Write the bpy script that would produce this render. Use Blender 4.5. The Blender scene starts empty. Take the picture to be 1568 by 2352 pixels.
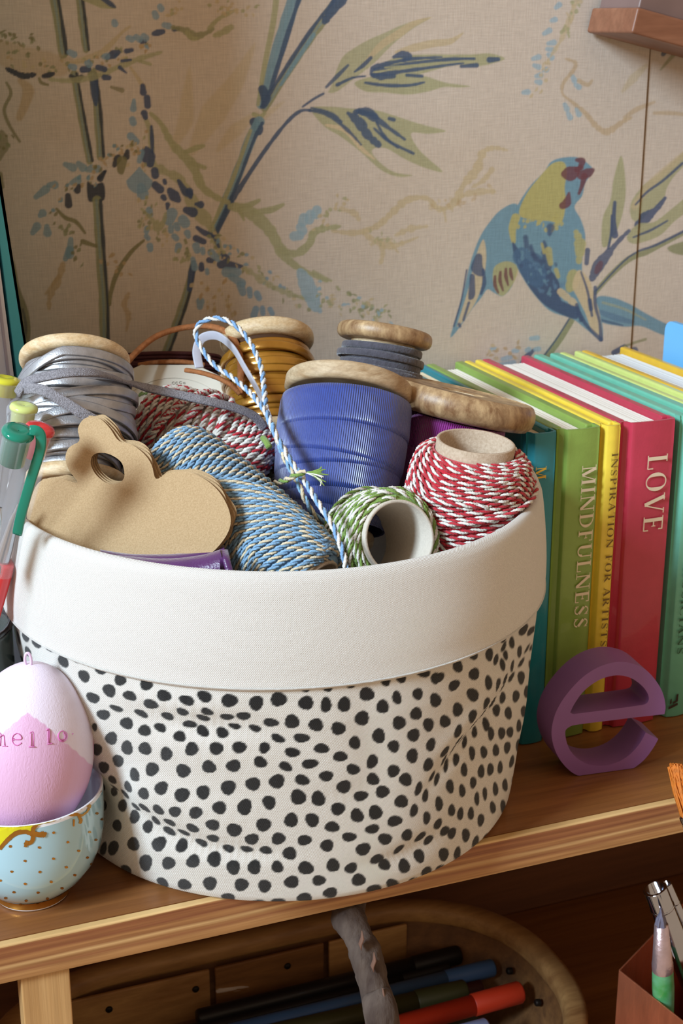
import bpy, bmesh, math, random
import numpy as np
from mathutils import Vector, Matrix

# ------------------------------------------------------------------ camera, world, light, exposure
SC = bpy.context.scene
PW, PH, FPX = 1568, 2352, 3375.0
PITCH, YAW, CZ = math.radians(18.6), math.radians(21.2), 0.33
CAM = np.array([0.0, 0.0, CZ])
FW = np.array([math.sin(YAW)*math.cos(PITCH), math.cos(YAW)*math.cos(PITCH), -math.sin(PITCH)])
RT = np.array([math.cos(YAW), -math.sin(YAW), 0.0])
UP = np.cross(RT, FW)
cd = bpy.data.cameras.new('camera'); cam = bpy.data.objects.new('camera', cd)
SC.collection.objects.link(cam); SC.camera = cam
cd.sensor_fit = 'VERTICAL'; cd.sensor_height = 36.0; cd.lens = FPX*36.0/PH
cd.clip_start = 0.01; cd.clip_end = 50
cam.matrix_world = Matrix([[RT[0], UP[0], -FW[0], CAM[0]], [RT[1], UP[1], -FW[1], CAM[1]], [RT[2], UP[2], -FW[2], CAM[2]], [0, 0, 0, 1]])
cd.dof.use_dof = True; cd.dof.focus_distance = 0.575; cd.dof.aperture_fstop = 27

w = bpy.data.worlds.new('room_light'); SC.world = w; w.use_nodes = True
WB = w.node_tree.nodes['Background']; WB.inputs[0].default_value = (1.0, 0.72, 0.48, 1); WB.inputs[1].default_value = 0.52
def area(name, loc, target, sx, sy, power, col):
    l = bpy.data.lights.new(name, 'AREA'); l.shape = 'RECTANGLE'; l.size = sx; l.size_y = sy; l.energy = power; l.color = col
    o = bpy.data.objects.new(name, l); SC.collection.objects.link(o); o.location = loc
    o.rotation_euler = (Vector(target)-Vector(loc)).to_track_quat('-Z', 'Y').to_euler(); return o
area('window_daylight', (-1.80, -0.30, 1.40), (0.2, 0.6, 0.1), 0.50, 0.70, 98, (0.69, 0.86, 1.0))
#area('room_lamp', (0.9, -1.6, 1.9), (0.25, 0.6, 0.1), 1.2, 1.2, 6, (1.0, 0.84, 0.66))
SC.view_settings.view_transform = 'Standard'; SC.view_settings.look = 'None'
SC.view_settings.gamma = 1.0; SC.view_settings.use_curve_mapping = False
SC.view_settings.exposure = 0.0

# ------------------------------------------------------------------ helpers
rnd = random.Random(7)
def ray(x, y): return FW + RT*(x-PW/2)/FPX + UP*(PH/2-y)/FPX
def at(x, y, t): return CAM + ray(x, y)*t
def on_y(x, y, Y): d = ray(x, y); return CAM + d*(Y/d[1])
def on_z(x, y, Z): d = ray(x, y); return CAM + d*((Z-CZ)/d[2])
def on_plane(x, y, p0, n):
    d = ray(x, y); p0 = np.array(p0); n = np.array(n); return CAM + d*(((p0-CAM)@n)/(d@n))
def camdir(a, b, c):
    v = RT*a + UP*b - FW*c; return v/np.linalg.norm(v)
def nz(v): return v/np.linalg.norm(v)
def lin(c):
    if isinstance(c, str): c = [int(c[i:i+2], 16)/255 for i in (0, 2, 4)]
    return [(x/12.92 if x <= .04045 else ((x+.055)/1.055)**2.4) for x in c]
def frame(loc, axis, ref=(0.3, -1, 0.1)):
    z = nz(np.array(axis, float)); x = np.array(ref, float); x = nz(x - z*(x@z)); y = np.cross(z, x)
    M = np.eye(4); M[:3, 0] = x; M[:3, 1] = y; M[:3, 2] = z; M[:3, 3] = loc; return M
def xf(M, P): P = np.asarray(P, float); return P@M[:3, :3].T + M[:3, 3]

class G:                                   # collects geometry in world space
    def __init__(s): s.v = []; s.f = []; s.m = []; s.uv = []; s.n = 0
    def add(s, V, Fc, mi=0, uv=None):
        V = np.asarray(V, float); s.v.append(V)
        for f in Fc: s.f.append([i+s.n for i in f])
        s.m += ([mi]*len(Fc) if isinstance(mi, int) else list(mi))
        s.uv.append(np.zeros((len(V), 2)) if uv is None else np.asarray(uv, float)); s.n += len(V); return s
    def build(s, name, mats, parent=None, smooth=True, bevel=0, auto=None, recalc=True, col=None):
        V = np.vstack(s.v); U = np.vstack(s.uv)
        piv = V.mean(0) if parent is None else np.zeros(3)
        if parent is None: piv = np.array([(V[:, 0].min()+V[:, 0].max())/2, (V[:, 1].min()+V[:, 1].max())/2, V[:, 2].min()])
        else: piv = np.array(parent.location)
        me = bpy.data.meshes.new(name)
        nv = len(V); nl = sum(len(f) for f in s.f)
        me.vertices.add(nv); me.vertices.foreach_set('co', (V-piv).ravel())
        me.loops.add(nl); li = np.fromiter((i for f in s.f for i in f), int, nl); me.loops.foreach_set('vertex_index', li)
        ln = np.fromiter((len(f) for f in s.f), int, len(s.f)); st = np.r_[0, np.cumsum(ln)[:-1]]
        me.polygons.add(len(s.f)); me.polygons.foreach_set('loop_start', st); me.polygons.foreach_set('loop_total', ln)
        me.polygons.foreach_set('material_index', np.array(s.m)); me.polygons.foreach_set('use_smooth', np.full(len(s.f), bool(smooth)))
        ul = me.uv_layers.new(name='UVMap'); ul.data.foreach_set('uv', U[li].ravel())
        me.update(calc_edges=True)
        if col is not None:
            ca = me.color_attributes.new('print', 'FLOAT_COLOR', 'POINT'); ca.data.foreach_set('color', np.c_[col, np.ones(len(col))].ravel())
        for m in (mats if isinstance(mats, (list, tuple)) else [mats]): me.materials.append(m)
        if recalc:
            bm = bmesh.new(); bm.from_mesh(me); bmesh.ops.recalc_face_normals(bm, faces=bm.faces); bm.to_mesh(me); bm.free()
        if auto: me.set_sharp_from_angle(angle=math.radians(auto))
        o = bpy.data.objects.new(name, me); SC.collection.objects.link(o); o.location = piv
        if parent is not None: o.parent = parent; o.location = (0, 0, 0)
        if bevel:
            b = o.modifiers.new('bevel', 'BEVEL'); b.width = bevel; b.segments = 3; b.limit_method = 'ANGLE'; b.angle_limit = math.radians(35)
        return o
def sub(o_parent, o): return o
def thing(name, label, cat, loc, group=None):
    o = bpy.data.objects.new(name, None); SC.collection.objects.link(o); o.location = [float(x) for x in loc]; o.empty_display_size = .01
    return tag(o, label, cat, group)
def tag(o, label=None, cat=None, group=None, kind=None):
    if label: o['label'] = label
    if cat: o['category'] = cat
    if group: o['group'] = group
    if kind: o['kind'] = kind
    return o
def grid_faces(nu, nv, closeu=False, closev=False):
    F_ = []
    for i in range(nu if closeu else nu-1):
        i2 = (i+1) % nu
        for j in range(nv if closev else nv-1):
            j2 = (j+1) % nv
            F_.append((i*nv+j, i2*nv+j, i2*nv+j2, i*nv+j2))
    return F_
def box(g, M, sx, sy, sz, mi=0, c=(0, 0, 0)):
    V = [(c[0]+x*sx/2, c[1]+y*sy/2, c[2]+z*sz/2) for x in (-1, 1) for y in (-1, 1) for z in (-1, 1)]
    F_ = [(0, 1, 3, 2), (4, 6, 7, 5), (0, 4, 5, 1), (2, 3, 7, 6), (0, 2, 6, 4), (1, 5, 7, 3)]
    V = np.array(V); g.add(xf(M, V), F_, mi, uv=V[:, :2]); return g
def box6(g, x0, x1, y0, y1, z0, z1, mi=0): return box(g, np.eye(4), x1-x0, y1-y0, z1-z0, mi, ((x0+x1)/2, (y0+y1)/2, (z0+z1)/2))
def lathe(g, M, prof, n=64, mi=0, wob=None, closed=False):
    V = []; U = []
    for i in range(n):
        a = 2*math.pi*i/n
        for j, (r, z) in enumerate(prof):
            k = 1 if wob is None else 1+wob(a, z)
            V.append((r*k*math.cos(a), r*k*math.sin(a), z)); U.append((i/n, z))
    g.add(xf(M, V), grid_faces(n, len(prof), True, closed), mi, U); return g
def disk(g, M, r, z, n=48, mi=0, r0=0):
    if r0: return lathe(g, M, [(r0, z), (r, z)], n, mi)
    V = [(r*math.cos(2*math.pi*i/n), r*math.sin(2*math.pi*i/n), z) for i in range(n)]
    g.add(xf(M, V), [tuple(range(n))], mi); return g
def prism(g, pts, ext, mi=0, mside=None, holes=None):
    """extrude closed 3-D polygon pts by vector ext, triangulated caps (holes allowed)"""
    from mathutils.geometry import tessellate_polygon
    loops = [list(pts)]+[list(h) for h in (holes or [])]
    allp = np.array([p for l in loops for p in l]); n = len(allp)
    tri = tessellate_polygon([[Vector(p) for p in l] for l in loops])
    V = np.vstack([allp, allp+np.array(ext)]); F_ = [tuple(t) for t in tri]+[tuple(i+n for i in reversed(t)) for t in tri]
    m = [mi]*len(F_); o = 0
    for l in loops:
        k = len(l)
        for i in range(k):
            a, b = o+i, o+(i+1) % k; F_.append((a, b, b+n, a+n)); m.append(mi if mside is None else mside)
        o += k
    g.add(V, F_, m); return g
def catmull(P, per=8, closed=False):
    P = np.asarray(P, float); n = len(P); out = []
    for i in range(n if closed else n-1):
        p0, p1, p2, p3 = (P[(i-1) % n], P[i], P[(i+1) % n], P[(i+2) % n]) if closed else (P[max(i-1, 0)], P[i], P[i+1], P[min(i+2, n-1)])
        for k in range(per):
            t = k/per; out.append(.5*((2*p1)+(-p0+p2)*t+(2*p0-5*p1+4*p2-p3)*t*t+(-p0+3*p1-3*p2+p3)*t**3))
    if not closed: out.append(P[-1])
    return np.array(out)
def resample(P, step):
    P = np.asarray(P, float); d = np.r_[0, np.cumsum(np.linalg.norm(np.diff(P, axis=0), axis=1))]
    n = max(3, int(d[-1]/step)+1); s = np.linspace(0, d[-1], n)
    return np.c_[[np.interp(s, d, P[:, k]) for k in range(3)]].T
def frames(P, closed=False):
    T = np.gradient(P, axis=0) if not closed else np.roll(P, -1, 0)-np.roll(P, 1, 0)
    T /= np.linalg.norm(T, axis=1)[:, None]+1e-12
    N = np.zeros_like(P); a = np.array([0, 0, 1.]); a = a if abs(T[0]@a) < .9 else np.array([1., 0, 0])
    v = nz(a-T[0]*(a@T[0]))
    for i in range(len(P)):
        v = v-T[i]*(v@T[i]); v = v/(np.linalg.norm(v)+1e-12); N[i] = v
    return T, N, np.cross(T, N)
def sweep(g, P, hw, ht, N=None, mi=0, closed=False, sec=8, sq=2.6, caps=True, wfun=None):
    """superellipse section: hw across (binormal), ht along N"""
    P = np.asarray(P, float); T, N0, B0 = frames(P, closed)
    if N is not None:
        N0 = np.asarray(N, float); N0 = N0-T*(N0*T).sum(1)[:, None]; N0 /= np.linalg.norm(N0, axis=1)[:, None]; B0 = np.cross(T, N0)
    a = np.arange(sec)/sec*2*np.pi+np.pi/sec; c, s = np.cos(a), np.sin(a)
    cx = np.sign(c)*np.abs(c)**(2/sq); sy = np.sign(s)*np.abs(s)**(2/sq)
    k = np.ones(len(P)) if wfun is None else wfun(np.linspace(0, 1, len(P)))
    V = P[:, None]+B0[:, None]*(cx*hw)[None, :, None]*k[:, None, None]+N0[:, None]*(sy*ht)[None, :, None]*k[:, None, None]
    n = len(P); L = np.r_[0, np.cumsum(np.linalg.norm(np.diff(P, axis=0), axis=1))]
    U = np.stack([np.repeat(L[:, None], sec, 1), np.tile(np.arange(sec)/sec, (n, 1))], 2).reshape(-1, 2)
    F_ = grid_faces(n, sec, closed, True)
    if not closed and caps: F_ = F_+[tuple(range(sec)), tuple((n-1)*sec+i for i in reversed(range(sec)))]
    g.add(V.reshape(-1, 3), F_, mi, U); return g
def twine(g, P, r, pitch=.005, lobes=(0, 1), step=None, sec=6, closed=False, ph=0):
    """twisted cord: every ply is a helical tube of its own"""
    P = resample(P, step or pitch/6); T, N, B = frames(P); n = len(P); k = len(lobes)
    s = np.r_[0, np.cumsum(np.linalg.norm(np.diff(P, axis=0), axis=1))]
    off, pr = (r*.48, r*.56) if k == 2 else (r*.54, r*.50)
    a = np.arange(sec)/sec*2*np.pi
    for q, mi in enumerate(lobes):
        f = ph+s/pitch*2*np.pi+q*2*np.pi/k
        e1 = N*np.cos(f)[:, None]+B*np.sin(f)[:, None]; e2 = -N*np.sin(f)[:, None]+B*np.cos(f)[:, None]
        Cn = P+e1*off; q1 = 1.0; q2 = 1.25 if k == 2 else 1.0
        V = Cn[:, None]+e1[:, None]*(np.cos(a)*pr*q1)[None, :, None]+e2[:, None]*(np.sin(a)*pr*q2)[None, :, None]
        g.add(V.reshape(-1, 3), grid_faces(n, sec, False, True), mi)
    return g

# ------------------------------------------------------------------ materials
def nd(nt, t, **k):
    n = nt.nodes.new(t)
    for a, b in k.items():
        if a.startswith('i_'): n.inputs[a[2:].replace('_', ' ')].default_value = b
        else: setattr(n, a, b)
    return n
def base_mat(name):
    m = bpy.data.materials.new(name); m.use_nodes = True; nt = m.node_tree; b = nt.nodes['Principled BSDF']; return m, nt, b
def pm(name, col, rough=.6, var=.06, scale=60, bump=.0, bscale=400, metal=0, coat=0, trans=0, sheen=0, ior=1.45, stretch=(1, 1, 1), spec=.5, sss=0, col2=None, detail=4, alpha=1):
    m, nt, b = base_mat(name); L = nt.links; c = lin(col)
    tc = nd(nt, 'ShaderNodeTexCoord'); mp = nd(nt, 'ShaderNodeMapping'); mp.inputs['Scale'].default_value = stretch
    L.new(tc.outputs['Object'], mp.inputs[0])
    n = nd(nt, 'ShaderNodeTexNoise', i_Scale=scale, i_Detail=detail); L.new(mp.outputs[0], n.inputs['Vector'])
    r = nd(nt, 'ShaderNodeValToRGB'); r.color_ramp.elements[0].position = .3; r.color_ramp.elements[1].position = .7
    ca = [x*(1-var) for x in c]; cb = [min(1, x*(1+var)) for x in c] if col2 is None else lin(col2)
    r.color_ramp.elements[0].color = (*ca, 1); r.color_ramp.elements[1].color = (*cb, 1)
    L.new(n.outputs[0], r.inputs[0]); L.new(r.outputs[0], b.inputs['Base Color'])
    b.inputs['Roughness'].default_value = rough; b.inputs['Metallic'].default_value = metal; b.inputs['Specular IOR Level'].default_value = spec
    b.inputs['Coat Weight'].default_value = coat; b.inputs['Transmission Weight'].default_value = trans; b.inputs['IOR'].default_value = ior
    b.inputs['Sheen Weight'].default_value = sheen; b.inputs['Alpha'].default_value = alpha
    if bump:
        n2 = nd(nt, 'ShaderNodeTexNoise', i_Scale=bscale, i_Detail=3); L.new(mp.outputs[0], n2.inputs['Vector'])
        bp = nd(nt, 'ShaderNodeBump', i_Strength=bump, i_Distance=.001); L.new(n2.outputs[0], bp.inputs['Height']); L.new(bp.outputs[0], b.inputs['Normal'])
    return m
def wood(name, cols, stretch, scale=1.0, rough=.5, bump=.15, fine=(1, 1, 1), pos=None):
    """streaky grain: cols = list of hex, stretch = mapping scale of the streaks"""
    m, nt, b = base_mat(name); L = nt.links
    tc = nd(nt, 'ShaderNodeTexCoord'); mp = nd(nt, 'ShaderNodeMapping'); mp.inputs['Scale'].default_value = stretch
    L.new(tc.outputs['Object'], mp.inputs[0])
    n = nd(nt, 'ShaderNodeTexNoise', i_Scale=scale, i_Detail=5, i_Roughness=.6, i_Distortion=.4); L.new(mp.outputs[0], n.inputs['Vector'])
    r = nd(nt, 'ShaderNodeValToRGB'); el = r.color_ramp.elements
    for i, c in enumerate(cols):
        p = (.28+.44*i/(len(cols)-1)) if pos is None else pos[i]
        e = el[0] if i == 0 else (el[1] if i == len(cols)-1 else el.new(p)); e.position = p; e.color = (*lin(c), 1)
    L.new(n.outputs[0], r.inputs[0])
    m2 = nd(nt, 'ShaderNodeMapping'); m2.inputs['Scale'].default_value = [a*5*f for a, f in zip(stretch, fine)]; L.new(tc.outputs['Object'], m2.inputs[0])
    n2 = nd(nt, 'ShaderNodeTexNoise', i_Scale=scale, i_Detail=4, i_Roughness=.7); L.new(m2.outputs[0], n2.inputs['Vector'])
    mx = nd(nt, 'ShaderNodeMix', data_type='RGBA', blend_type='MULTIPLY'); mx.inputs[0].default_value = .55
    r2 = nd(nt, 'ShaderNodeValToRGB'); r2.color_ramp.elements[0].position = .3; r2.color_ramp.elements[1].position = .6
    r2.color_ramp.elements[0].color = (.55, .5, .45, 1); r2.color_ramp.elements[1].color = (1, 1, 1, 1)
    L.new(n2.outputs[0], r2.inputs[0]); L.new(r.outputs[0], mx.inputs[6]); L.new(r2.outputs[0], mx.inputs[7]); L.new(mx.outputs[2], b.inputs['Base Color'])
    b.inputs['Roughness'].default_value = rough
    bp = nd(nt, 'ShaderNodeBump', i_Strength=bump, i_Distance=.0006); L.new(n2.outputs[0], bp.inputs['Height']); L.new(bp.outputs[0], b.inputs['Normal'])
    return m
def weave(name, col=None, attr=None, k=1900., rough=.85, strength=.5, sheen=.2, diag=False):
    """canvas cloth: thread relief from UV (metres), colour flat or from the printed attribute"""
    m, nt, b = base_mat(name); L = nt.links
    uv = nd(nt, 'ShaderNodeUVMap'); sp = nd(nt, 'ShaderNodeSeparateXYZ'); L.new(uv.outputs[0], sp.inputs[0])
    def M_(op, a, bb=None):
        n = nd(nt, 'ShaderNodeMath', operation=op)
        for i, x in enumerate((a, bb)):
            if x is None: continue
            if isinstance(x, (int, float)): n.inputs[i].default_value = x
            else: L.new(x, n.inputs[i])
        return n.outputs[0]
    u = M_('MULTIPLY', sp.outputs[0], k*2*math.pi/2); v = M_('MULTIPLY', sp.outputs[1], k*2*math.pi/2)
    su = M_('SINE', u); sv = M_('SINE', v); h = M_('MULTIPLY', su, sv)
    n = nd(nt, 'ShaderNodeTexNoise', i_Scale=900, i_Detail=3); tc = nd(nt, 'ShaderNodeTexCoord'); L.new(tc.outputs['Object'], n.inputs['Vector'])
    h2 = M_('ADD', h, M_('MULTIPLY', n.outputs[0], 1.2))
    bp = nd(nt, 'ShaderNodeBump', i_Strength=strength, i_Distance=.0004); L.new(h2, bp.inputs['Height']); L.new(bp.outputs[0], b.inputs['Normal'])
    mx = nd(nt, 'ShaderNodeMix', data_type='RGBA', blend_type='MULTIPLY'); mx.inputs[0].default_value = 1
    if attr:
        a = nd(nt, 'ShaderNodeAttribute', attribute_name=attr); L.new(a.outputs['Color'], mx.inputs[6])
    else: mx.inputs[6].default_value = (*lin(col), 1)
    mr = nd(nt, 'ShaderNodeMapRange'); mr.inputs['From Min'].default_value = -1; mr.inputs['From Max'].default_value = 1.8
    mr.inputs['To Min'].default_value = .74; mr.inputs['To Max'].default_value = 1.06; L.new(h2, mr.inputs[0])
    L.new(mr.outputs[0], mx.inputs[7]); L.new(mx.outputs[2], b.inputs['Base Color'])
    b.inputs['Roughness'].default_value = rough; b.inputs['Sheen Weight'].default_value = sheen; b.inputs['Specular IOR Level'].default_value = .2
    return m
def ribs(name, col, n, rough=.35, strength=.8, sheen=.3, spec=.6, dist=.0004):
    m, nt, b = base_mat(name); L = nt.links
    uv = nd(nt, 'ShaderNodeUVMap'); sp = nd(nt, 'ShaderNodeSeparateXYZ'); L.new(uv.outputs[0], sp.inputs[0])
    a = nd(nt, 'ShaderNodeMath', operation='MULTIPLY'); L.new(sp.outputs[0], a.inputs[0]); a.inputs[1].default_value = n*2*math.pi
    s = nd(nt, 'ShaderNodeMath', operation='SINE'); L.new(a.outputs[0], s.inputs[0])
    bp = nd(nt, 'ShaderNodeBump', i_Strength=strength, i_Distance=dist); L.new(s.outputs[0], bp.inputs['Height']); L.new(bp.outputs[0], b.inputs['Normal'])
    tc = nd(nt, 'ShaderNodeTexCoord'); no = nd(nt, 'ShaderNodeTexNoise', i_Scale=700, i_Detail=2); L.new(tc.outputs['Object'], no.inputs['Vector'])
    r = nd(nt, 'ShaderNodeValToRGB'); c = lin(col); r.color_ramp.elements[0].color = (*[x*.8 for x in c], 1); r.color_ramp.elements[1].color = (*[min(1, x*1.2) for x in c], 1)
    L.new(no.outputs[0], r.inputs[0]); L.new(r.outputs[0], b.inputs['Base Color'])
    b.inputs['Roughness'].default_value = rough; b.inputs['Sheen Weight'].default_value = sheen; b.inputs['Specular IOR Level'].default_value = spec
    return m

# ------------------------------------------------------------------ the wall and its printed paper
WY = 0.706
CM = 130; CWd, CHt = PW+2*CM, 900+CM
base_c = np.array(lin('cabdb0')); CV = np.ones((CHt, CWd, 3))*base_c
yy, xx = np.mgrid[0:CHt, 0:CWd].astype(float)
PC = dict(navy='3c5372', ink='2b3646', teal='6f93a3', blue='7d9db3', lblue='93aebc', sage='a3a27c', olive='7c7850', pale='bfae8c', tan='b59c76',
          bird='6b93a8', yel='b3aa6a', mar='6a3a44', dk='3b4f73', cream='cbb795', dsage='8a8c68')
def brush(P, wd, col, al=.9, soft=2.0, jag=0):
    """one brush stroke on the paper: polyline P, widths wd at evenly spread stations"""
    P = np.asarray(P, float)
    if len(P) > 2: P = catmull(np.c_[P, np.zeros(len(P))], 6)[:, :2]
    n = len(P); wd = np.interp(np.linspace(0, 1, n), np.linspace(0, 1, len(wd)), wd)
    if jag: wd = wd*(1+jag*np.array([rnd.uniform(-1, 1) for _ in range(n)]))
    P = P+CM; mw = wd.max()+soft+2
    x0, x1 = int(max(0, P[:, 0].min()-mw)), int(min(CWd, P[:, 0].max()+mw)); y0, y1 = int(max(0, P[:, 1].min()-mw)), int(min(CHt, P[:, 1].max()+mw))
    if x1 <= x0 or y1 <= y0: return
    X, Y = xx[y0:y1, x0:x1], yy[y0:y1, x0:x1]; m = np.zeros(X.shape)
    for i in range(n-1):
        a, b = P[i], P[i+1]; w_ = max(wd[i], wd[i+1])+soft+1
        bx0, bx1 = int(max(0, min(a[0], b[0])-w_-x0)), int(max(0, max(a[0], b[0])+w_-x0+2)); by0, by1 = int(max(0, min(a[1], b[1])-w_-y0)), int(max(0, max(a[1], b[1])+w_-y0+2))
        Xs, Ys = X[by0:by1, bx0:bx1], Y[by0:by1, bx0:bx1]
        d = b-a; l2 = d@d+1e-9; t = np.clip(((Xs-a[0])*d[0]+(Ys-a[1])*d[1])/l2, 0, 1)
        dist = np.hypot(Xs-a[0]-t*d[0], Ys-a[1]-t*d[1]); ww = wd[i]+(wd[i+1]-wd[i])*t
        m[by0:by1, bx0:bx1] = np.maximum(m[by0:by1, bx0:bx1], np.clip(.5+(ww-dist)/soft, 0, 1))
    c = np.array(lin(PC.get(col, col))); m = (m*al)[..., None]
    CV[y0:y1, x0:x1] = CV[y0:y1, x0:x1]*(1-m)+c*m
def patch(P, col, al=.9, soft=2.5, smooth=True):
    """filled printed shape"""
    P = np.asarray(P, float)
    if smooth: P = catmull(np.c_[P, np.zeros(len(P))], 5, True)[:, :2]
    P = P+CM; x0, x1 = int(max(0, P[:, 0].min()-4)), int(min(CWd, P[:, 0].max()+4)); y0, y1 = int(max(0, P[:, 1].min()-4)), int(min(CHt, P[:, 1].max()+4))
    if x1 <= x0 or y1 <= y0: return
    X, Y = xx[y0:y1, x0:x1], yy[y0:y1, x0:x1]; ins = np.zeros(X.shape, bool); dm = np.full(X.shape, 1e9); n = len(P)
    for i in range(n):
        a, b = P[i], P[(i+1) % n]; d = b-a
        if a[1] != b[1]:
            c = ((a[1] > Y) != (b[1] > Y)) & (X < d[0]*(Y-a[1])/d[1]+a[0]); ins ^= c
        t = np.clip(((X-a[0])*d[0]+(Y-a[1])*d[1])/(d@d+1e-9), 0, 1); dm = np.minimum(dm, np.hypot(X-a[0]-t*d[0], Y-a[1]-t*d[1]))
    m = np.clip(.5+np.where(ins, dm, -dm)/soft, 0, 1)*al; c = np.array(lin(PC.get(col, col))); m = m[..., None]
    CV[y0:y1, x0:x1] = CV[y0:y1, x0:x1]*(1-m)+c*m
def H(s, k=2., ox=0, oy=0):                 # "x,y x,y" -> points, measured on a k-times enlargement
    return [(ox+float(a.split(',')[0])/k, oy+float(a.split(',')[1])/k) for a in s.split()]
def A(s): return H(s)
def B(s): return H(s, 2., 784, 0)
def dabs(P, n, cols, spread=14, size=(2.2, 5), al=.85, ang=None, seed=0):
    """loose little leaves scattered along a twig"""
    r = random.Random(seed); P = catmull(np.c_[np.asarray(P, float), np.zeros(len(P))], 10)[:, :2]
    for _ in range(n):
        i = r.randrange(len(P)-1); p = P[i]; d = P[i+1]-P[i]; b = math.atan2(d[1], d[0])
        a = b+r.choice((-1, 1))*r.uniform(.3, 1.2) if ang is None else math.radians(ang+r.uniform(-25, 25))
        q = p+np.array([r.uniform(-1, 1), r.uniform(-1, 1)])*spread; l = r.uniform(5, 12); s = r.uniform(*size)
        brush([q, q+l*.5*np.array([math.cos(a), math.sin(a)]), q+l*np.array([math.cos(a+.2), math.sin(a+.2)])], [s*.4, s, s*.3], r.choice(cols), al)
# faint ghost leaves and washes first
for s, wds in [("870,310 860,450 850,560 790,680", [2, 14, 18, 6]), ("1170,200 1080,380 980,520 880,700", [2, 20, 30, 8]), ("1180,520 1080,600 1000,690", [4, 16, 4]), ("1300,470 1200,540 1150,560", [2, 10, 3])]:
    brush(A(s), wds, 'pale', .55, 6)
brush(B("760,690 700,680 650,700 620,780 560,850 520,930 450,960 390,910 300,920 230,980 160,1040 60,1070 -40,1060"), [3, 6, 8, 9, 8, 9, 7, 5, 7, 8, 6, 6, 4], 'pale', .8, 3, .4)
for s in ("690,780 650,830 600,860", "700,880 640,880 580,890 530,920", "470,960 480,1020", "100,1070 160,1110 230,1130 300,1110 350,1090", "180,1110 190,1160 180,1210", "230,1120 260,1160", "250,1080 320,1050 390,1040", "0,960 60,980 80,1010"):
    brush(B(s), [5, 7, 3], 'pale', .75, 3, .4)
dabs(B("120,1080 250,1120"), 26, ['pale', 'sage'], 16, (2, 5), .6, seed=3); dabs(B("400,930 520,930 680,860"), 26, ['pale', 'tan'], 12, (2, 5), .5, seed=4)
# bamboo canes, left
def cane(s, w_, a='dsage', edge='ink', side=1, al=.9):
    P = np.array(A(s)); brush(P, w_, a, al, 2.5, .08); d = P[-1]-P[0]; nrm = np.array([-d[1], d[0]])/np.hypot(*d)*side
    brush(P-nrm*np.mean(w_)*.72, [np.mean(w_)*.38]*2, edge, al, 2, .25)
    brush(P+nrm*np.mean(w_)*.1, [np.mean(w_)*.25]*2, 'teal', .45, 2.5, .3)
cane("240,-60 262,60 290,250", [12, 12, 10]); cane("360,-60 378,90 395,230", [10, 10, 7])
cane("340,340 375,540 412,740", [9, 9, 8], edge='ink'); cane("425,340 445,480 462,720", [11, 9, 9], edge='ink')
brush(A("430,360 435,430 440,480"), [9, 9, 4], 'dk', .9); brush(A("325,350 350,365 375,352"), [5, 8, 5], 'ink', .9)
patch(A("400,835 430,850 475,840 480,915 440,925 405,920"), 'ink', .95); brush(A("455,820 470,800 485,785"), [5, 5, 3], 'ink', .9)
cane("445,920 460,1150 478,1400 480,1640 486,1800", [10, 11, 12, 12, 12], a='dsage'); 
cane("885,1210 870,1300 835,1420 785,1560 740,1680", [6, 9, 10, 10, 10], a='dsage'); brush(A("890,1205 880,1250 870,1330"), [5, 8, 6], 'dk', .9)
# the tall cane at centre with its fork
cane("1370,-60 1330,60 1255,300 1200,480", [17, 16, 14, 12], a='teal', edge='navy', side=1); brush(A("1275,-60 1255,100 1215,300 1185,480"), [7, 7, 6, 4], 'sage', .9)
cane("1600,-50 1540,20 1440,150 1320,330 1215,500", [15, 13, 11, 9, 8], a='dsage', edge='navy', side=-1)
brush(A("1600,-50 1560,0 1510,70 1490,100"), [16, 14, 10, 6], 'navy', .92, 2, .2); brush(A("1440,160 1340,310 1290,390"), [5, 5, 3], 'teal', .8)
brush(A("1205,410 1220,450 1210,490"), [10, 12, 5], 'navy', .95)
brush(A("1165,525 1195,535 1215,520"), [5, 5, 4], 'sage', .95); brush(A("1165,560 1185,590 1190,610"), [10, 12, 6], 'navy', .95)
cane("1190,560 1150,640 1090,800 1040,920 1000,1020 965,1080", [12, 12, 12, 11, 10, 8], a='teal', edge='navy', side=1); brush(A("1150,600 1070,820 1010,960 960,1070"), [4, 5, 5, 3], 'sage', .9)
brush(A("1060,930 1020,1010 985,1085"), [8, 7, 6], 'navy', .92)
brush(A("1440,510 1380,510 1310,570 1210,700 1110,850 1050,940"), [3.5, 4, 4, 5, 6, 7], 'navy', .92, 2, .15)
brush(A("1390,490 1440,455 1485,430"), [2.5, 3, 3], 'navy', .9)
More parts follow.
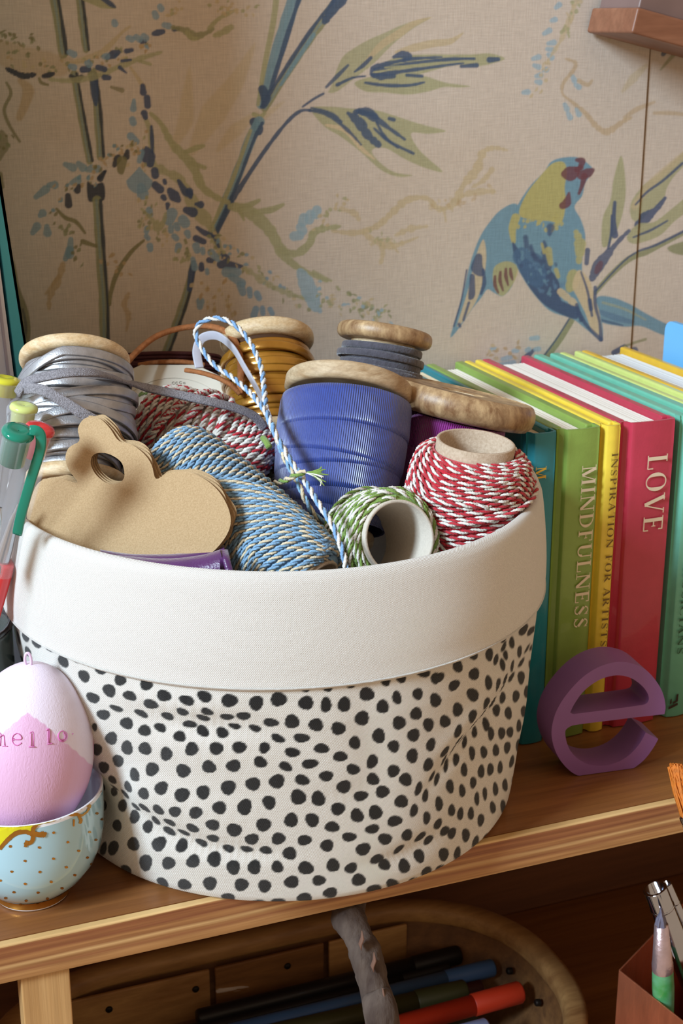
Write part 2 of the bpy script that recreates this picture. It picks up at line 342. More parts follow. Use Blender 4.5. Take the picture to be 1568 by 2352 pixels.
# big leaves on the fork
patch(B("-50,400 0,270 60,220 130,180 200,150 290,110 410,80 330,130 240,200 150,290 60,360 -20,420 -60,425"), 'sage', .8)
brush(B("410,80 330,110 270,150 180,210 100,300"), [1, 7, 9, 8, 3], 'pale', .9); brush(B("60,330 100,300 135,265"), [2, 5, 4], 'navy', .9)
brush(B("-70,400 -20,350 30,300"), [3, 5, 3], 'navy', .85)
brush(B("560,150 500,190 420,200 330,220 250,240"), [1, 7, 9, 9, 3], 'pale', .85)
patch(B("140,340 180,300 260,260 380,250 500,250 600,250 680,245 750,268 700,290 620,305 520,300 400,330 330,350 250,360 170,365"), 'sage', .9)
patch(B("60,380 150,350 260,345 380,350 480,380 590,395 540,402 470,400 400,420 300,435 200,425 110,420"), 'sage', .9)
for s, wd in [("135,340 150,310 220,290 330,270 460,262", [3, 6, 5, 4, 2]), ("145,345 230,335 350,318 480,300 560,290", [4, 5, 4, 3, 2]), ("150,320 330,290 500,272 610,270", [4, 4, 4, 3]),
              ("240,262 280,250 310,260 285,275", [4, 8, 8, 3]), ("680,275 720,272", [7, 5]), ("550,305 620,300", [4, 5]), ("110,380 200,392 310,392 380,378", [3, 4, 4, 2]), ("300,345 370,350", [4, 4]),
              ("-20,390 50,358 110,350", [4, 3, 2]), ("140,345 180,352 240,350", [5, 8, 5])]:
    brush(B(s), wd, 'navy', .92, 2, .15)
brush(B("200,310 330,300 460,285"), [2, 2, 1], 'sage', .9)
patch(B("-140,500 -60,490 60,500 150,505 240,530 330,560 400,580 480,602 400,615 320,612 350,680 400,730 465,790 380,770 290,730 200,680 140,690 170,740 240,790 325,805 260,812 180,780 90,700 0,630 -80,580"), 'sage', .88)
brush(B("-70,575 20,600 90,680 150,730"), [3, 6, 5, 2], 'cream', .9)
for s, wd in [("-150,505 -60,530 30,600 90,665", [3, 4, 4, 2]), ("-140,495 -50,520 0,560", [2, 4, 3]), ("30,520 80,560 120,620 170,665", [4, 12, 9, 7]), ("80,510 150,540 220,590 290,640", [6, 9, 5, 3]), ("60,515 120,512 160,540", [5, 10, 6]), ("150,590 220,650 330,705", [3, 4, 4]), ("160,560 200,630 260,680", [3, 4, 2]), ("220,545 240,550", [4, 4])]:
    brush(B(s), wd, 'navy', .9, 2, .2)
# weeping twigs, left half
dabs(A("0,170 80,180 160,190"), 22, ['olive', 'dsage'], 14, seed=5); brush(A("0,230 80,270 180,290 260,300 330,290"), [20, 26, 26, 22, 12], 'tan', .5, 8, .3)
dabs(A("40,260 180,290 330,300"), 34, ['tan', 'olive', 'dsage', 'pale'], 18, seed=6)
brush(A("30,315 70,335 110,350 160,342"), [4, 6, 7, 4], 'ink', .95, 2, .3); brush(A("200,350 225,345 245,338"), [5, 7, 4], 'ink', .95)
brush(A("330,290 420,260 480,230 560,150 600,120"), [5, 7, 6, 5, 2], 'pale', .8, 3, .3); brush(A("230,365 320,370 440,350 560,300 640,270 740,240"), [5, 7, 8, 7, 7, 3], 'sage', .8, 3, .3)
brush(A("640,280 690,295"), [4, 4], 'sage', .8); dabs(A("400,310 520,260 620,220 700,180"), 34, ['pale', 'sage', 'blue', 'tan', 'dsage'], 18, seed=7)
for s, wd in [("490,265 520,250 545,240", [5, 10, 5]), ("450,310 480,318", [7, 7]), ("380,320 405,318", [8, 7]), ("480,355 500,357", [7, 6]), ("580,235 605,230", [6, 5]), ("705,155 725,150 748,145", [5, 8, 6]), ("650,190 665,190", [6, 5]), ("800,135 820,133", [6, 4]), ("560,280 600,275", [4, 3]), ("550,310 580,335", [5, 2])]:
    brush(A(s), wd, 'dk', .92)
for s in ("590,175 605,180", "625,170 640,180", "660,165 670,175", "755,115 775,120", "710,60 716,75", "735,30 740,40", "525,100 528,110", "320,240 340,250", "400,290 410,296", "325,305 340,310", "480,260 490,258"):
    brush(A(s), [7, 8], 'blue', .8)
brush(A("790,125 850,140 890,165 940,155 980,130"), [4, 8, 9, 6, 4], 'dsage', .85, 2.5, .3); brush(A("860,150 880,175 910,180"), [5, 6, 3], 'sage', .9)
brush(A("960,130 1000,90 1050,60 1090,45"), [4, 6, 5, 2], 'sage', .85, 3, .3); brush(A("980,165 1020,150 1060,125"), [3, 8, 6], 'sage', .85, 3, .3); dabs(A("980,40 1050,30 1150,40"), 24, ['pale', 'sage', 'pale'], 18, seed=8)
dabs(A("770,60 830,20"), 10, ['pale', 'sage'], 12, seed=9); brush(A("400,-20 470,10 530,35"), [14, 14, 2], 'sage', .9); brush(A("470,-10 510,20 530,34"), [6, 6, 2], 'dk', .9)
# the hanging central sprig
brush(A("600,310 640,370 660,400"), [3, 5, 6], 'pale', .8); brush(A("665,540 690,600 695,680 700,750 760,790 830,830 900,960 960,1030 1010,1150"), [4, 6, 7, 8, 10, 10, 14, 12, 6], 'sage', .8, 3, .3)
for s, wd in [("655,395 658,425", [6, 8]), ("675,450 678,485", [8, 8]), ("662,520 668,540", [8, 6]), ("695,580 698,640 700,700", [3, 5, 3]), ("670,690 680,720 690,755", [9, 17, 8]), ("710,785 713,805", [9, 9]), ("712,850 735,870", [9, 10]), ("755,830 758,840", [5, 5]),
              ("780,875 800,900 820,920", [7, 13, 6]), ("820,830 850,880 870,890", [4, 9, 9]), ("870,880 875,905", [9, 5]), ("855,965 885,975", [8, 12]), ("900,938 920,940", [4, 9]), ("750,905 755,912", [7, 6]), ("770,940 768,960", [6, 3]),
              ("905,1045 940,1070 985,1085", [4, 7, 5]), ("900,1095 935,1110", [8, 7]), ("985,1085 995,1110 1005,1135", [5, 5, 3]), ("1015,1170 1040,1185", [8, 8]), ("960,1195 980,1200", [7, 5]), ("1015,1215 1060,1218 1110,1225", [10, 9, 4]), ("925,1215 925,1235", [6, 7])]:
    brush(A(s), wd, 'dk', .92)
for s, wd in [("615,460 612,500", [4, 8]), ("608,550 612,565", [8, 8]), ("600,625 625,650", [9, 8]), ("640,775 640,830", [4, 30]), ("648,860 655,890", [10, 14]), ("650,700 640,740", [7, 6]), ("685,965 688,985", [8, 8]), ("790,980 775,1010", [13, 13]), ("840,1010 850,1025", [12, 12]), ("785,1045 785,1060", [7, 7]), ("810,1035 815,1050", [8, 7]), ("800,1085 810,1095", [7, 7]), ("820,1130 815,1150", [8, 7]), ("675,1050 672,1065", [7, 6]), ("680,1095 672,1085", [6, 6]), ("688,1130 690,1145", [8, 7]), ("860,1070 865,1085", [8, 6]), ("900,1130 905,1150", [9, 8]), ("930,1145 932,1160", [6, 6]),
              ("885,1190 895,1230", [6, 8]), ("970,1160 1000,1190", [9, 7]), ("1040,1250 1090,1250", [12, 10]), ("1060,1270 1110,1300", [8, 10]), ("1105,1310 1115,1345", [10, 8]), ("1145,1330 1148,1360", [7, 6]), ("1180,1350 1190,1370", [8, 7]), ("1175,1420 1165,1450", [8, 8]), ("1205,1415 1207,1440", [6, 6]), ("1240,1420 1250,1440", [6, 6]), ("920,1385 918,1410", [10, 7]), ("950,1240 952,1255", [5, 5])]:
    brush(A(s), wd, 'blue', .85)
dabs(A("640,600 620,700 660,760"), 14, ['pale', 'sage', 'tan'], 18, seed=11, ang=100); dabs(A("700,900 660,1000 720,1050 780,1100"), 30, ['sage', 'dsage', 'pale'], 20, seed=12, ang=100)
brush(A("650,960 700,1010 720,1050 750,1020 760,980"), [3, 5, 8, 6, 3], 'sage', .8, 2.5, .2); dabs(A("820,1200 850,1150 870,1100"), 16, ['sage', 'dsage'], 14, seed=13, ang=100)
dabs(A("980,1100 1060,1180 1180,1240 1280,1330 1420,1380"), 60, ['sage', 'dsage', 'pale', 'blue', 'pale'], 24, seed=14)
brush(A("1120,1230 1180,1270 1240,1310 1330,1350 1440,1380"), [4, 8, 6, 6, 4], 'sage', .7, 3, .5); dabs(A("900,1300 960,1360 960,1440"), 16, ['pale', 'tan'], 14, seed=15, ang=100); dabs(A("1020,1290 1050,1380 1060,1420"), 12, ['tan', 'pale'], 10, seed=16, ang=100)
# sage vine from centre down to the right
brush(A("690,520 740,570 790,660 850,720 890,770 930,860 1000,910 1050,930"), [4, 6, 9, 11, 12, 9, 7, 5], 'sage', .9, 2.5, .2); brush(A("850,700 900,680 935,670"), [5, 7, 4], 'sage', .9); brush(A("880,750 940,770"), [6, 5], 'sage', .9)
brush(A("1060,950 1120,960 1180,1000 1240,1060 1290,1150 1330,1200 1390,1240 1500,1290"), [9, 14, 13, 14, 13, 9, 6, 4], 'sage', .9, 2.5, .2)
brush(A("1100,960 1150,940 1190,920"), [6, 7, 4], 'sage', .9); brush(A("1160,975 1240,965 1300,940"), [6, 8, 4], 'sage', .9); brush(A("1100,970 1120,1010"), [5, 3], 'sage', .9)
brush(A("1290,1150 1360,1165 1420,1120 1440,1070 1490,1050 1560,1040"), [8, 9, 9, 8, 7, 4], 'sage', .9, 2.5, .25); brush(A("1380,1250 1410,1310 1440,1390 1470,1430"), [9, 18, 14, 5], 'lblue', .85, 2.5, .2); brush(A("1440,1250 1520,1290"), [5, 3], 'sage', .8)
for s in ("1350,1085 1375,1082", "1380,1045 1390,1060", "1395,1000 1390,1020", "1425,985 1420,1010", "1455,965 1450,985"): brush(A(s), [11, 11], 'lblue', .85)
dabs(A("1440,1080 1510,980 1560,900"), 18, ['pale', 'sage'], 16, seed=17); dabs(A("1440,1320 1500,1380 1560,1420"), 20, ['sage', 'lblue', 'pale'], 16, seed=18); dabs(B("-30,1340 60,1400 150,1430 220,1450"), 46, ['sage', 'pale', 'dsage', 'lblue'], 20, seed=19)
# lower-left twigs
brush(A("660,1105 600,1160 540,1250 510,1340 505,1400"), [3, 5, 6, 5, 3], 'olive', .9); brush(A("260,960 300,1000 350,1020 390,1070"), [3, 5, 5, 3], 'olive', .9); brush(A("380,1110 440,1130"), [6, 4], 'olive', .9)
for s in ("300,755 335,770", "360,750 380,770", "400,780 420,775", "435,770 445,775", "165,905 210,870", "225,850 250,850", "150,1070 170,1040", "215,1040 218,1070", "330,840 355,830", "325,1100 320,1170", "300,1190 320,1150", "185,990 195,980"): brush(A(s), [6, 10], 'teal', .75)
dabs(A("420,760 560,700 600,690"), 26, ['teal', 'tan', 'olive', 'tan'], 18, seed=20); dabs(A("440,800 300,860 220,980"), 26, ['tan', 'tan', 'olive', 'teal'], 20, seed=21, ang=120)
for s, wd in [("525,760 540,730 545,720", [5, 9, 5]), ("580,720 585,695", [8, 5]), ("355,875 362,855", [8, 5]), ("312,900 315,940", [7, 9]), ("460,820 480,790", [8, 4])]: brush(A(s), wd, 'ink', .92)
brush(A("560,740 555,780 560,795"), [12, 9, 3], 'olive', .85); dabs(A("280,1030 340,1100 370,1190"), 16, ['olive', 'dsage'], 16, seed=22, ang=110)
brush(A("290,1210 270,1280 230,1360 225,1420"), [7, 8, 7, 3], 'tan', .8, 3, .4); brush(A("270,1270 210,1350"), [5, 3], 'tan', .7); brush(A("590,1350 570,1400 590,1450 580,1520"), [4, 6, 6, 3], 'tan', .7, 3, .4); dabs(A("480,1180 540,1210 600,1260"), 10, ['tan'], 12, seed=23)
brush(A("30,380 50,430 20,500 40,570 90,650"), [3, 4, 4, 4, 3], 'olive', .8); brush(A("90,370 130,420 90,540"), [5, 14, 8], 'tan', .7, 5); patch(A("0,600 30,620 40,680 20,710 0,740 -20,700"), 'olive', .7)
dabs(A("0,640 60,640"), 12, ['olive', 'dsage'], 18, seed=24, ang=50); brush(A("0,800 12,860"), [6, 4], 'olive', .8); brush(A("180,360 190,380 220,390"), [3, 4, 3], 'olive', .85); brush(A("510,400 560,415"), [3, 6], 'olive', .7)
patch(A("-10,1080 40,1150 70,1220 90,1320 130,1430 140,1540 110,1620 60,1640 40,1500 20,1300 -10,1200"), 'olive', .85); brush(A("70,1330 90,1430 90,1560"), [3, 5, 4], 'ink', .7); brush(A("105,1420 118,1500 110,1580"), [2, 4, 3], 'ink', .6)
# right side: hanging flower sprays and tendrils
for s in ("985,35 1000,22", "965,95 980,90", "930,155 955,140", "950,200 975,195", "945,225 970,230", "950,250 965,265", "880,270 905,262", "885,300 905,308", "930,322 940,320", "895,350 915,345", "895,375 910,378", "835,425 855,422", "1060,350 1070,370", "1075,390 1090,400", "1025,480 1035,500", "1040,520 1050,540", "1080,500 1090,525"):
    brush(B(s), [5, 7], 'lblue', .8)
brush(B("1080,0 1060,60 1040,110 1010,180 960,260"), [5, 6, 6, 5, 3], 'pale', .75, 3, .4); dabs(B("1080,0 1050,80 1020,150"), 22, ['sage', 'pale'], 12, seed=25, ang=70); dabs(B("950,280 900,380 840,450"), 12, ['pale'], 14, seed=26, ang=110)
brush(B("1030,270 1075,290 1060,330 1020,380 1015,430 1060,470 1120,520 1170,580 1220,605 1290,560 1330,540"), [3, 4, 4, 4, 3, 4, 5, 6, 7, 5, 3], 'tan', .65, 3, .3); brush(B("1090,370 1130,390 1150,370"), [5, 5, 3], 'tan', .6)
brush(B("1290,420 1340,360 1400,300"), [3, 10, 4], 'pale', .6, 4); brush(B("1230,180 1320,100 1360,60"), [2, 8, 4], 'pale', .6, 4); brush(B("1300,540 1360,500 1440,470"), [4, 6, 3], 'tan', .6, 3); brush(B("1440,520 1520,520 1600,530"), [4, 5, 4], 'tan', .6, 3)
brush(B("1480,250 1500,225 1530,205"), [5, 6, 4], 'navy', .8); brush(B("1590,180 1530,250 1470,320"), [8, 5, 2], 'dsage', .7, 3)
# branch right of the bird
patch(B("1285,715 1305,850 1295,960 1265,1060 1220,1130 1195,1120 1200,1000 1235,920 1250,820"), 'sage', .9); brush(B("1255,930 1250,1010 1255,1080"), [4, 5, 8], 'dk', .9); brush(B("1240,990 1238,1070 1225,1140"), [2, 3, 3], 'dk', .9)
patch(B("1330,1000 1330,930 1380,860 1460,800 1530,740 1620,660 1620,720 1540,800 1500,860 1480,920 1420,970 1370,1020"), 'sage', .85); brush(B("1345,950 1420,850 1530,750 1600,690"), [8, 9, 8, 6], 'pale', .7, 4)
brush(B("1360,1035 1400,1000 1450,960 1490,910"), [8, 12, 6, 4], 'dk', .9, 2, .2); brush(B("1350,940 1410,880 1480,830 1570,750"), [2, 3, 3, 3], 'dk', .85)
patch(B("1310,1090 1360,1030 1440,1020 1520,960 1600,900 1600,960 1530,1020 1470,1080 1400,1110 1340,1120"), 'sage', .88); brush(B("1340,1090 1420,1060 1500,1015"), [2, 3, 2], 'dk', .85)
brush(B("1320,1060 1270,1110 1220,1170 1180,1220 1150,1280"), [4, 5, 9, 13, 7], 'dk', .85, 2, .2); brush(B("1190,1210 1180,1230 1170,1250"), [6, 8, 5], 'mar', .6)
brush(B("1165,1345 1230,1270 1320,1190 1400,1160 1460,1130 1600,1060"), [5, 6, 7, 7, 6, 4], 'dsage', .9); brush(B("1170,1335 1320,1180 1450,1125 1600,1050"), [2, 2, 3, 3], 'dk', .85)
patch(B("1500,1140 1540,1120 1600,1110 1600,1170 1530,1165"), 'dsage', .9)
brush(B("1060,1465 1000,1560 940,1640 900,1700"), [7, 8, 8, 8], 'dsage', .9); brush(B("1045,1465 985,1560 925,1640"), [2, 2, 2], 'navy', .85)
patch(B("1170,1370 1240,1365 1330,1400 1400,1440 1500,1490 1600,1520 1600,1560 1480,1540 1380,1500 1290,1500 1180,1470"), 'bird', .95); brush(B("1180,1430 1260,1460 1340,1480"), [5, 8, 4], '5f7f9a', .9); brush(B("1190,1470 1250,1485 1290,1495"), [3, 3, 2], 'dk', .7); brush(B("1200,1390 1300,1420 1400,1470"), [3, 3, 2], 'yel', .4)
brush(B("820,1680 850,1640 880,1610"), [4, 7, 4], 'dk', .85); brush(B("1250,1620 1300,1595"), [6, 7], 'dk', .9); brush(B("1300,1590 1400,1560"), [3, 3], 'dsage', .8); brush(B("1310,1640 1350,1610"), [10, 8], 'dk', .8)
for s in ("870,1555 900,1552", "690,1605 705,1605", "790,1612 805,1610", "850,1610 860,1605", "890,1605 905,1603", "740,1650 775,1640", "730,1675 790,1665"): brush(B(s), [5, 6], 'lblue', .8)
dabs(B("660,1590 720,1640 820,1600"), 14, ['pale', 'tan'], 16, seed=28)
# the bird
patch(B("800,935 730,965 680,1020 640,1080 610,1150 585,1230 560,1340 525,1460 500,1550 545,1500 600,1420 640,1370 670,1330 700,1345 740,1360 780,1320 800,1260 830,1150 830,1000"), 'bird', .95)
patch(B("650,1100 610,1200 590,1300 560,1400 530,1500 570,1460 620,1380 650,1290 665,1180"), 'cream', .85)
for s, wd in [("630,1180 622,1230 640,1250", [8, 14, 10]), ("600,1270 598,1350 590,1370", [6, 8, 4]), ("585,1390 560,1470", [3, 3]), ("650,1240 655,1300 640,1350", [3, 5, 3]), ("540,1490 545,1500", [4, 3]), ("575,1240 550,1380 515,1500", [2, 2, 2])]: brush(B(s), wd, 'dk', .85)
patch(B("700,1230 700,1320 740,1360 790,1300 810,1230 760,1200"), 'yel', .75)
for s in ("705,1270 705,1310 720,1345", "730,1250 728,1290 742,1335", "755,1235 755,1270 765,1310", "775,1235 778,1260 785,1285"): brush(B(s), [3, 4.5, 2], 'mar', .85)
patch(B("930,790 960,745 1010,725 1080,722 1130,750 1155,785 1120,840 1105,900 1070,950 1100,1010 1120,1090 1105,1200 1110,1300 1130,1380 1190,1460 1195,1560 1120,1510 1060,1465 960,1430 890,1360 840,1290 800,1210 780,1120 780,1020 810,940 870,850"), 'bird', .97)
patch(B("920,800 970,750 1020,745 1035,790 1025,860 1030,930 1010,1020 950,1015 880,1010 815,985 850,890"), 'yel', .95); brush(B("800,1000 785,1050 790,1110"), [10, 9, 5], 'yel', .9); dabs(B("830,1010 920,1040 1010,1000"), 20, ['yel'], 16, (2, 5), .8, 95, seed=30)
for s, wd in [("1080,735 1105,740 1095,770", [4, 8, 5]), ("1020,800 1050,798 1075,785", [6, 17, 10]), ("1080,780 1100,770", [6, 6]), ("1100,805 1130,795 1155,780", [10, 11, 4]), ("1115,810 1105,850 1090,890", [8, 5, 3]), ("1045,885 1035,930 1015,945", [2, 10, 8])]: brush(B(s), wd, 'mar', .9)
patch(B("785,1110 800,1200 850,1300 920,1390 1000,1440 1080,1465 1085,1410 1010,1380 1000,1300 960,1240 930,1230 880,1210 830,1170"), 'dk', .93)
for s, wd in [("830,1180 880,1230 900,1290", [20, 28, 18]), ("870,1130 890,1190 930,1200", [4, 5, 4]), ("845,1090 850,1130", [7, 6]), ("930,1110 940,1180 950,1230", [3, 9, 8]), ("960,1045 955,1075", [8, 6]), ("880,1170 900,1185", [4, 4])]: brush(B(s), wd, '46688c' if wd[0] == 20 else 'dk', .8, 4, .2)
dabs(B("830,1180 930,1260 980,1340"), 40, ['bird', '5c7fa0', 'dk'], 30, (2, 5), .6, 70, seed=31)
for s, wd in [("1075,1060 1095,1120 1090,1200", [4, 12, 6]), ("1065,1260 1060,1300 1045,1330", [10, 14, 6]), ("950,1150 960,1210", [7, 6]), ("920,1120 930,1160", [4, 4]), ("985,1240 995,1270", [5, 5])]: brush(B(s), wd, 'yel', .8, 3, .3)
patch(B("1090,1240 1140,1290 1160,1360 1185,1440 1195,1555 1150,1520 1120,1440 1085,1370 1060,1310"), 'cream', .93); brush(B("1005,1340 1040,1370 1080,1400"), [7, 8, 4], 'cream', .85, 2, .4)
for s, wd in [("1130,1150 1125,1210", [6, 5]), ("1165,1320 1165,1400 1185,1480 1192,1560", [4, 4, 3, 5]), ("1100,1250 1130,1340 1150,1450", [2, 3, 3]), ("1090,1440 1130,1500 1190,1560", [6, 4, 5]), ("1140,1380 1145,1420", [5, 5]), ("1080,1400 1100,1470", [4, 5])]: brush(B(s), wd, 'dk', .85)
# low-frequency age stains of the paper itself
r_ = np.random.RandomState(5); st = np.zeros((CHt, CWd))
for _ in range(60):
    cx, cy, s_ = r_.uniform(0, CWd), r_.uniform(0, CHt), r_.uniform(40, 160); st += r_.uniform(-.5, 1)*np.exp(-((xx-cx)**2+(yy-cy)**2)/(2*s_*s_))
CV = CV*.96+base_c*.04; CV *= (1-.06*np.clip(st, -1, 1.5)[..., None]*np.array([.6, 1, 1.5]))
# sample the print onto a fine grid of the wall
xs = np.r_[np.linspace(-1.3, .04, 12), np.arange(.055, .53, .0005), np.linspace(.56, 1.6, 10)]
zs = np.r_[np.linspace(-.35, .10, 8), np.arange(.115, .372, .0005), np.linspace(.40, 1.2, 10)]
XX, ZZ = np.meshgrid(xs, zs, indexing='ij'); V = np.c_[XX.ravel(), np.full(XX.size, WY), ZZ.ravel()]
rel = V-CAM; tt = rel@FW; u_ = PW/2+FPX*(rel@RT)/tt+CM; v_ = PH/2-FPX*(rel@UP)/tt+CM
ok = (tt > .05) & (u_ > 1) & (u_ < CWd-3) & (v_ > 1) & (v_ < CHt-3)
ui = np.clip(u_, 1, CWd-3); vi = np.clip(v_, 1, CHt-3); i0 = ui.astype(int); j0 = vi.astype(int); fu = (ui-i0)[:, None]; fv = (vi-j0)[:, None]
colr = (CV[j0, i0]*(1-fu)*(1-fv)+CV[j0, i0+1]*fu*(1-fv)+CV[j0+1, i0]*(1-fu)*fv+CV[j0+1, i0+1]*fu*fv); colr[~ok] = base_c
seamX = .4508; V[:, 1] += np.where(np.abs(V[:, 0]-seamX) < .0007, .0012, 0)+np.where(V[:, 0] > seamX+.0007, .0008, 0)
colr[np.abs(V[:, 0]-seamX) < .0006] = np.array(lin('7a6142'))
def wall_mat():
    m, nt, b = base_mat('printed_wallpaper'); L = nt.links
    a = nd(nt, 'ShaderNodeAttribute', attribute_name='print'); tc = nd(nt, 'ShaderNodeTexCoord')
    mx = nd(nt, 'ShaderNodeMix', data_type='RGBA', blend_type='MULTIPLY'); mx.inputs[0].default_value = 1; L.new(a.outputs['Color'], mx.inputs[6])
    rs = []
    for sc_ in ((1400, 1, 120), (120, 1, 1400)):
        mp = nd(nt, 'ShaderNodeMapping'); mp.inputs['Scale'].default_value = sc_; L.new(tc.outputs['Object'], mp.inputs[0])
        n = nd(nt, 'ShaderNodeTexNoise', i_Scale=1, i_Detail=2); L.new(mp.outputs[0], n.inputs['Vector']); rs.append(n)
    ad = nd(nt, 'ShaderNodeMath', operation='ADD'); L.new(rs[0].outputs[0], ad.inputs[0]); L.new(rs[1].outputs[0], ad.inputs[1])
    mr = nd(nt, 'ShaderNodeMapRange'); mr.inputs['From Min'].default_value = .6; mr.inputs['From Max'].default_value = 1.4; mr.inputs['To Min'].default_value = .86; mr.inputs['To Max'].default_value = 1.1
    L.new(ad.outputs[0], mr.inputs[0]); L.new(mr.outputs[0], mx.inputs[7]); L.new(mx.outputs[2], b.inputs['Base Color'])
    bp = nd(nt, 'ShaderNodeBump', i_Strength=.3, i_Distance=.0003); L.new(ad.outputs[0], bp.inputs['Height']); L.new(bp.outputs[0], b.inputs['Normal'])
    b.inputs['Roughness'].default_value = .8; b.inputs['Specular IOR Level'].default_value = .25; return m
g = G(); g.add(V, grid_faces(len(xs), len(zs)), 0, V[:, [0, 2]]); tag(g.build('wall_back', wall_mat(), recalc=False, col=colr), kind='structure')
del CV, xx, yy, colr, rel, tt, u_, v_, ui, vi, i0, j0, fu, fv, XX, ZZ, V

# ------------------------------------------------------------------ the wooden bookcase
w_top = wood('shelf_board_grain', ['7a4c2c', 'a8723f', 'c8935a', 'a06a38'], (1.6, 46, 30), 1.6, .42, .12)
w_edge = wood('shelf_front_edge_bands', ['7c4a2c', '9a6540', 'cf9f68', 'a06a3e', 'dcb27c'], (.9, 40, 300), 1.0, .45, .15)
def banded_edge():
    m, nt, b = base_mat('shelf_edge_layers_lit_top'); L = nt.links; tc = nd(nt, 'ShaderNodeTexCoord'); sp = nd(nt, 'ShaderNodeSeparateXYZ'); L.new(tc.outputs['Object'], sp.inputs[0])
    mp = nd(nt, 'ShaderNodeMapping'); mp.inputs['Scale'].default_value = (7, 1, 60); L.new(tc.outputs['Object'], mp.inputs[0]); n = nd(nt, 'ShaderNodeTexNoise', i_Scale=1, i_Detail=3); L.new(mp.outputs[0], n.inputs['Vector'])
    ad = nd(nt, 'ShaderNodeMath', operation='MULTIPLY_ADD'); L.new(n.outputs[0], ad.inputs[0]); ad.inputs[1].default_value = .0032; L.new(sp.outputs[2], ad.inputs[2])
    mr = nd(nt, 'ShaderNodeMapRange'); mr.inputs['From Min'].default_value = .21-.0168+.0016; mr.inputs['From Max'].default_value = .21+.0016; L.new(ad.outputs[0], mr.inputs[0])
    r = nd(nt, 'ShaderNodeValToRGB'); el = r.color_ramp.elements; st = [(0, 'c9a06a'), (.08, 'a87848'), (.2, 'b98a58'), (.3, '96623e'), (.38, 'a97a4c'), (.45, 'd2ab76'), (.52, '9c6a42'), (.62, 'b58352'), (.70, '8a5436'), (.80, 'a06a42'), (.90, '8e5636'), (.945, 'a87348'), (.965, 'e0bc84'), (1, 'dcb67c')]  # wood layers, plus the bevel's light line painted as pale top stops
    el[0].position, el[0].color = st[0][0], (*lin(st[0][1]), 1); el[1].position, el[1].color = st[-1][0], (*lin(st[-1][1]), 1)
    for q, c in st[1:-1]: e = el.new(q); e.color = (*lin(c), 1)
    L.new(mr.outputs[0], r.inputs[0]); m2 = nd(nt, 'ShaderNodeMapping'); m2.inputs['Scale'].default_value = (25, 1, 900); L.new(tc.outputs['Object'], m2.inputs[0]); n2 = nd(nt, 'ShaderNodeTexNoise', i_Scale=1, i_Detail=4); L.new(m2.outputs[0], n2.inputs['Vector'])
    mx = nd(nt, 'ShaderNodeMix', data_type='RGBA', blend_type='MULTIPLY'); mx.inputs[0].default_value = .6; r2 = nd(nt, 'ShaderNodeValToRGB'); r2.color_ramp.elements[0].position = .35; r2.color_ramp.elements[1].position = .6; r2.color_ramp.elements[0].color = (.6, .52, .45, 1)
    L.new(n2.outputs[0], r2.inputs[0]); L.new(r.outputs[0], mx.inputs[6]); L.new(r2.outputs[0], mx.inputs[7]); L.new(mx.outputs[2], b.inputs['Base Color']); b.inputs['Roughness'].default_value = .45; return m
w_edge = banded_edge()
w_side = wood('upright_grain', ['b08450', 'c99b62', 'a87744', 'd2aa74'], (210, 30, 2.5), 1.0, .5, .15)
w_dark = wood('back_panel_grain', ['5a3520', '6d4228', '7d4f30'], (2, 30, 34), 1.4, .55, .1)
EY = .4845
bc = thing('bookcase', 'honey brown wooden bookcase with a thick banded front edge carrying the spotted basket', 'bookcase', (.25, .6, -.21))
g = G(); box6(g, -.35, .80, EY+.004, WY-.003, -.0168, 0); g.build('shelf_board', w_top, bc, smooth=False)
g = G(); box6(g, -.35, .80, EY, EY+.0038, -.0168, 0, 0); g.build('front_edging', w_edge, bc, smooth=False, bevel=.0008)
g = G(); box6(g, .0575, .0762, EY+.002, EY+.0135, -.20, -.0170); g.build('upright_post', w_side, bc, smooth=False, bevel=.0006)
g = G(); box6(g, .62, .64, EY+.002, WY-.008, -.20, -.0170); g.build('upright_panel', w_side, bc, smooth=False, bevel=.0006)
g = G(); box6(g, -.35, .80, EY-.03, WY-.008, -.2168, -.2002); g.build('lower_board', w_top, bc, smooth=False, bevel=.0008)
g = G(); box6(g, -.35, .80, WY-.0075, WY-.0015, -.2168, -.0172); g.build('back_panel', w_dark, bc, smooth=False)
# moulding end, top right
w_red = wood('reddish_moulding_grain', ['7a4a34', '8d5b42', '9a6a50'], (3, 30, 30), 1.3, .45, .1)
a0 = on_y(1450, 76, .66); dx = nz(on_y(1568, 108, .66)-a0); up_ = np.cross(dx, [0, 1, 0]); up_ = up_*np.sign(up_[2])
mb = thing('wall_bracket', 'reddish brown wooden wall moulding end at the top right corner of the photo', 'moulding', a0)
M = np.eye(4); M[:3, 0] = dx; M[:3, 1] = (0, 1, 0); M[:3, 2] = up_; M[:3, 3] = a0
g = G(); box(g, M, .16, .044, .0125, 0, (.08, .022, .00625)); g.build('lower_moulding', w_red, mb, smooth=False, bevel=.0012)
g = G(); box(g, M, .155, .038, .022, 0, (.0815, .025, .0236)); g.build('upper_board', pm('lilac_brown_lacquer', '7b645f', .4, .1, 30), mb, smooth=False, bevel=.001)

